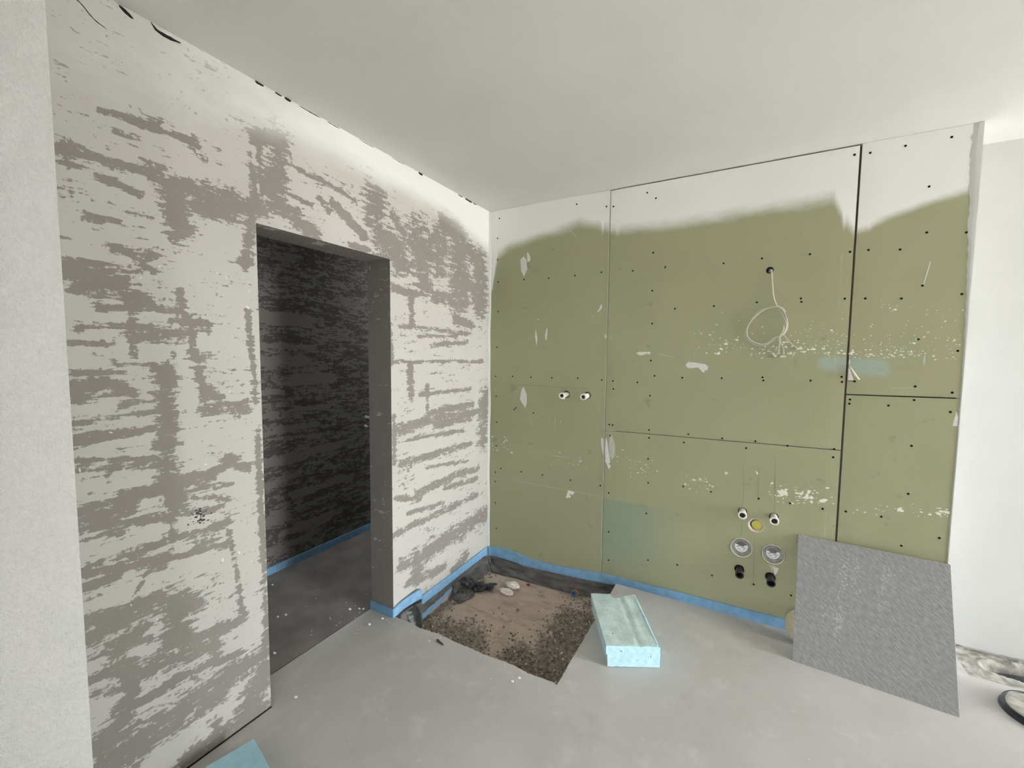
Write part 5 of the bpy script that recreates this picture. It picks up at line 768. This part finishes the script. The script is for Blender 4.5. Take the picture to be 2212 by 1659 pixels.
stub('pipe_stub', 1.7365, .6270, .058, .0212, .0150, M['pvc'], 'low white pipe stub left of the yellow plug', 'white pipe stubs on the green wall', (.0, -.05), .0012, (.012, .023, -.010, -.004))
stub('pipe_stub', 1.8905, .6265, .062, .0212, .0150, M['pvc'], 'low white pipe stub right of the yellow plug', 'white pipe stubs on the green wall', (.0, -.06), .0012)
stub('drain_stub', 1.7340, .2810, .062, .0205, .0160, M['drain'], 'black drain pipe stub near the floor, the one on the left', 'black drain stubs on the green wall', (.04, -.08), .0016)
stub('drain_stub', 1.8890, .2760, .064, .0205, .0160, M['drain'], 'black drain pipe stub near the floor, beside the leaning tile', 'black drain stubs on the green wall', (.02, -.08), .0016)
# yellow plug in a round hole with a chipped paper rim
t = empty('yellow_plug', (1.8065, 0, .561), 'yellow green plug set in a round hole between the low white pipes', 'plug')
mb = MB(); mb.lathe((1.8115, .036, .559), (0,-1,0), [(.0275, 0), (.0275, .024), (.026, .0255), (.0005, .0265)], 32); hang(mb.build('cap', M['yellow']), t)
mb = MB(); mb.lathe((1.8065, .0, .561), (0,-1,0), [(.0290, -.0118), (.0300, -.0105), (.0386, -.0015), (.0402, .0006), (.0412, .0006), (.0418, .0)], 36); hang(mb.build('rim', M['gypsum']), t)
# two concealed boxes
def hidden_box(x, z, k, label):
    t = empty('wall_box', (x, 0, z), label, 'wall box', 'round wall boxes')
    A = (0, -1, 0); R_ = .0555
    mb = MB(); mb.lathe((x, 0, z), A, [(R_*.93, -.012), (R_*.955, -.002), (R_*.965, .0035), (R_*1.0, .004), (R_*1.005, .0015), (R_*1.0, -.012)], 44); hang(mb.build('rim', M['cream']), t)
    mb = MB(); mb.lathe((x, 0, z), A, [(R_*.935, -.004), (R_*.90, -.010), (R_*.74, -.015), (R_*.66, -.016), (R_*.65, -.012), (R_*.615, -.012), (R_*.61, -.030), (.0005, -.032)], 44); hang(mb.build('housing', M['dirty']), t)
    r = R_*.600; yb = .0150; c = MB(); n = 40; vs = [(x, yb - .001, z)]
    for i in range(n): vs.append((x + r*math.cos(2*math.pi*i/n), yb, z + r*math.sin(2*math.pi*i/n)))
    c.add(vs, [(0, 1 + (i+1) % n, 1 + i) for i in range(n)]); f = hang(c.build('label_disc', M['face']), t)
    mb = MB(); mb.box(x - r*.50, x + r*.46, yb - .007, yb + .004, z + r*.08, z + r*.50); q_ = [(r*.97*math.cos(t_), r*.97*math.sin(t_)) for t_ in np.linspace(.36, math.pi - .30, 16)]; k_ = len(q_); mb.add([(x + u_, yb - .0022, z + v_) for u_, v_ in q_] + [(x + u_, yb - .0005, z + v_) for u_, v_ in q_], [tuple(range(k_))[::-1]] + [(i_, (i_+1) % k_, k_ + (i_+1) % k_, k_ + i_) for i_ in range(k_)]); o = hang(mb.build('grey_insert', M['window']), t); md = o.modifiers.new('b', 'BEVEL'); md.width = .002
    mb = MB()
    for bx0, bx1, bz0, bz1 in ((-.80, -.34, -.16, -.07), (-.05, .72, -.22, -.13), (-.62, -.14, -.52, -.44), (.32, .50, -.56, -.42), (-.2, .2, -.76, -.72)):
        mb.box(x + bx0*r, x + bx1*r, yb - .0018, yb - .0008, z + bz0*r, z + bz1*r)
    hang(mb.build('printed_marks', M['print']), t)
    if k:
        smear_poly([(x - .022, z - .060), (x - .004, z - .066), (x + .012, z - .060), (x + .004, z - .085), (x + .001, z - .104), (x - .005, z - .090), (x - .010, z - .078)], M['gypsum'], 'torn_patch', on_board(1.5, .4), .0007)
hidden_box(1.7385, .4145, 0, 'round clear wall box with white disc, left of the pair under the yellow plug')
hidden_box(1.8965, .4115, 1, 'round clear wall box with white disc, nearest the leaning tile')
# cable with a loop
t = empty('hanging_cable', (1.8115, 0, 1.995), 'thin cream cable looped and hanging from a hole in the green wall', 'cable')
mb = MB(); mb.lathe((1.8115, .004, 1.995), (0,-1,0), [(.0155, -.03), (.0155, .002), (.017, .006), (.0185, .005), (.0185, .002)], 24); hang(mb.build('sleeve', M['navy']), t)
mb = MB(); mb.lathe((1.8155, .012, 1.993), (0,-1,-.1), [(.0095, -.03), (.0095, .012), (.0085, .013), (.0065, .013), (.0062, -.01)], 20); hang(mb.build('inner_sleeve', M['filler_grey']), t)
def tube3(name, pts, r, mat, k=7):
    mb = MB(); mb.tube(catmull(pts, k), r, 8); return hang(mb.build(name, mat), t)
tube3('sheath', [(1.8160,.03,1.994),(1.8165,-.008,1.993),(1.820,-.020,1.975),(1.827,-.020,1.905),(1.835,-.018,1.845),(1.852,-.017,1.797),(1.882,-.020,1.748),(1.899,-.022,1.700),(1.898,-.022,1.673),(1.885,-.024,1.646),(1.870,-.020,1.634),(1.847,-.014,1.624),(1.822,-.012,1.598),(1.789,-.012,1.591),(1.748,-.013,1.604),(1.722,-.014,1.630),(1.714,-.015,1.664),(1.720,-.016,1.697),(1.739,-.017,1.730),(1.771,-.019,1.765),(1.796,-.022,1.782),(1.827,-.026,1.791),(1.857,-.027,1.792),(1.879,-.024,1.781),(1.892,-.020,1.762)], .0042, M['cable'])
tube3('sheath', [(1.806,-.014,1.790),(1.770,-.012,1.778),(1.740,-.010,1.742),(1.716,-.009,1.690),(1.710,-.008,1.640),(1.730,-.008,1.607),(1.772,-.009,1.582),(1.812,-.010,1.585),(1.842,-.010,1.610),(1.852,-.012,1.628)], .0030, M['cable'])
tube3('sheath', [(1.862,-.030,1.787),(1.884,-.026,1.765),(1.900,-.022,1.722),(1.905,-.018,1.690),(1.899,-.016,1.660),(1.882,-.016,1.638)], .0036, M['wire'])
tube3('conductor', [(1.888,-.026,1.69),(1.886,-.028,1.665),(1.872,-.024,1.630),(1.873,-.020,1.588),(1.870,-.016,1.548),(1.862,-.012,1.532)], .0026, M['cable'])
tube3('conductor', [(1.874,-.020,1.634),(1.878,-.020,1.601),(1.892,-.018,1.563),(1.893,-.014,1.533)], .0026, M['wire'])
tube3('conductor', [(1.887,-.020,1.648),(1.906,-.018,1.618),(1.930,-.014,1.590),(1.957,-.010,1.568)], .0026, M['cable'])
for x, z, a in ((1.852, 1.531, .9), (1.893, 1.524, -.1), (1.964, 1.568, -.5)):
    mb = MB(); mb.box(-.013, .013, -.013, -.001, -.0045, .0065); mb.box(-.011, .011, -.0155, -.0125, .001, .0055)
    o = mb.build('connector', M['conn'], t); o.location = (x - 1.8115, -.0005, z - 1.995); o.rotation_euler = (0, a, 0)
# white stub ends deep in the hall
for (y, z, L_, lb_) in ((-.239, .986, .05, 'white pipe tip in the dark hall, the upper of two'), (-.246, .908, .035, 'white pipe tip in the dark hall, the lower of two')):
    t = empty('pipe_tip', (-1.08, y, z), lb_, 'pipe', 'white pipe tips in the hall')
    mb = MB(); mb.lathe((-1.10, y, z), (1, -.15, 0), [(.010, 0), (.010, .02 + L_), (.009, .021 + L_), (.006, .021 + L_), (.006, .03)], 18); hang(mb.build('pipe', M['pvc']), t)
    mb = MB(); mb.lathe((-1.079, y, z), (1, 0, 0), [(.0125, 0), (.0125, .003), (.010, .004)], 18); hang(mb.build('collar', M['pvc']), t)
# chips and crumbs on the floor
CH = [((.832, -1.100), .010, 'white chip on the floor at the front edge of the pit'), ((.313, -1.075), .007, 'tiny white chip on the floor near the jamb beside a dark splinter'), ((-.066, -1.138), .012, 'white chip on the floor in front of the right door jamb'),
      ((-.276, -1.095), .012, 'larger white crumb just inside the doorway near the jamb'), ((-.236, -1.061), .008, 'small white crumb at the foot of the jamb inside the doorway'), ((-.211, -1.052), .009, 'white crumb touching the strip at the jamb foot'), ((-.043, -1.062), .011, 'white crumb beside the blue strip at the jamb corner'),
      ((-.551, -1.316), .010, 'white crumb on the hall floor beyond the doorway'), ((-.575, -1.350), .009, 'grey crumb on the hall floor beyond the doorway'), ((-.302, -1.537), .011, 'white crumb at the left jamb inside the doorway'), ((-.93, -1.165), .010, 'white crumb near the strip of the hall wall'),
      ((.045, -1.655), .010, 'white crumb on the floor just outside the left jamb'), ((.85, -.985-.08), .009, 'pale crumb on the floor next to the chip at the pit edge')]
for k, ((x, y), r, lb_) in enumerate(CH):
    r *= .8; crumb((x, y, r*.42), r, 40 + k, 'floor_chip', M['chip'] if 'grey' not in lb_ else M['crumb'], lb_, 'chip', (1, .7, .45), 'loose chips on the floor')
mb = MB(); mb.tube(catmull([(.345, -1.050, .005), (.368, -1.060, .007), (.400, -1.066, .005)], 4), [.004, .005, .006, .006, .006, .005, .005, .004, .003], 6); o = mb.build('wood_splinter', M['twig']); rebase(o, (.37, -1.06, .005)); tag(o, 'dark wooden splinter on the floor in front of the pit', 'splinter')
rnd = random.Random(31); mb = MB()
for k in range(170):
    m_ = rnd.random()
    if m_ < .35: x, y = rnd.gauss(-.15, .18), rnd.gauss(-1.12, .10)
    elif m_ < .55: x, y = rnd.uniform(.0, 1.0), PY - abs(rnd.gauss(0, .05))
    elif m_ < .75: x, y = rnd.uniform(2.6, 3.2), rnd.uniform(-.25, .03)
    else: x, y = rnd.uniform(-.9, 2.4), rnd.uniform(-1.7, -.05)
    if 0 < x < PX + .02 and y > PY - .01 or x > .0 and y > -.02 or -.19 < x < .012 and (y > D2 - .015 or y < D1) or x < -1.05 or math.hypot(x - 2.893, y + .155) < .15 or (x > .9 and y > -.9 and x < 1.6): continue
    s = .0011 + .0024*rnd.random()**2; v, f = rock(rnd, (x, y, s*.4), s); mb.add(v, f)
o = mb.build('floor_grit', M['chip']); rebase(o, (.5, -1, 0)); tag(o, 'fine pale grit scattered over the grey screed floor', 'grit', None, 'stuff')
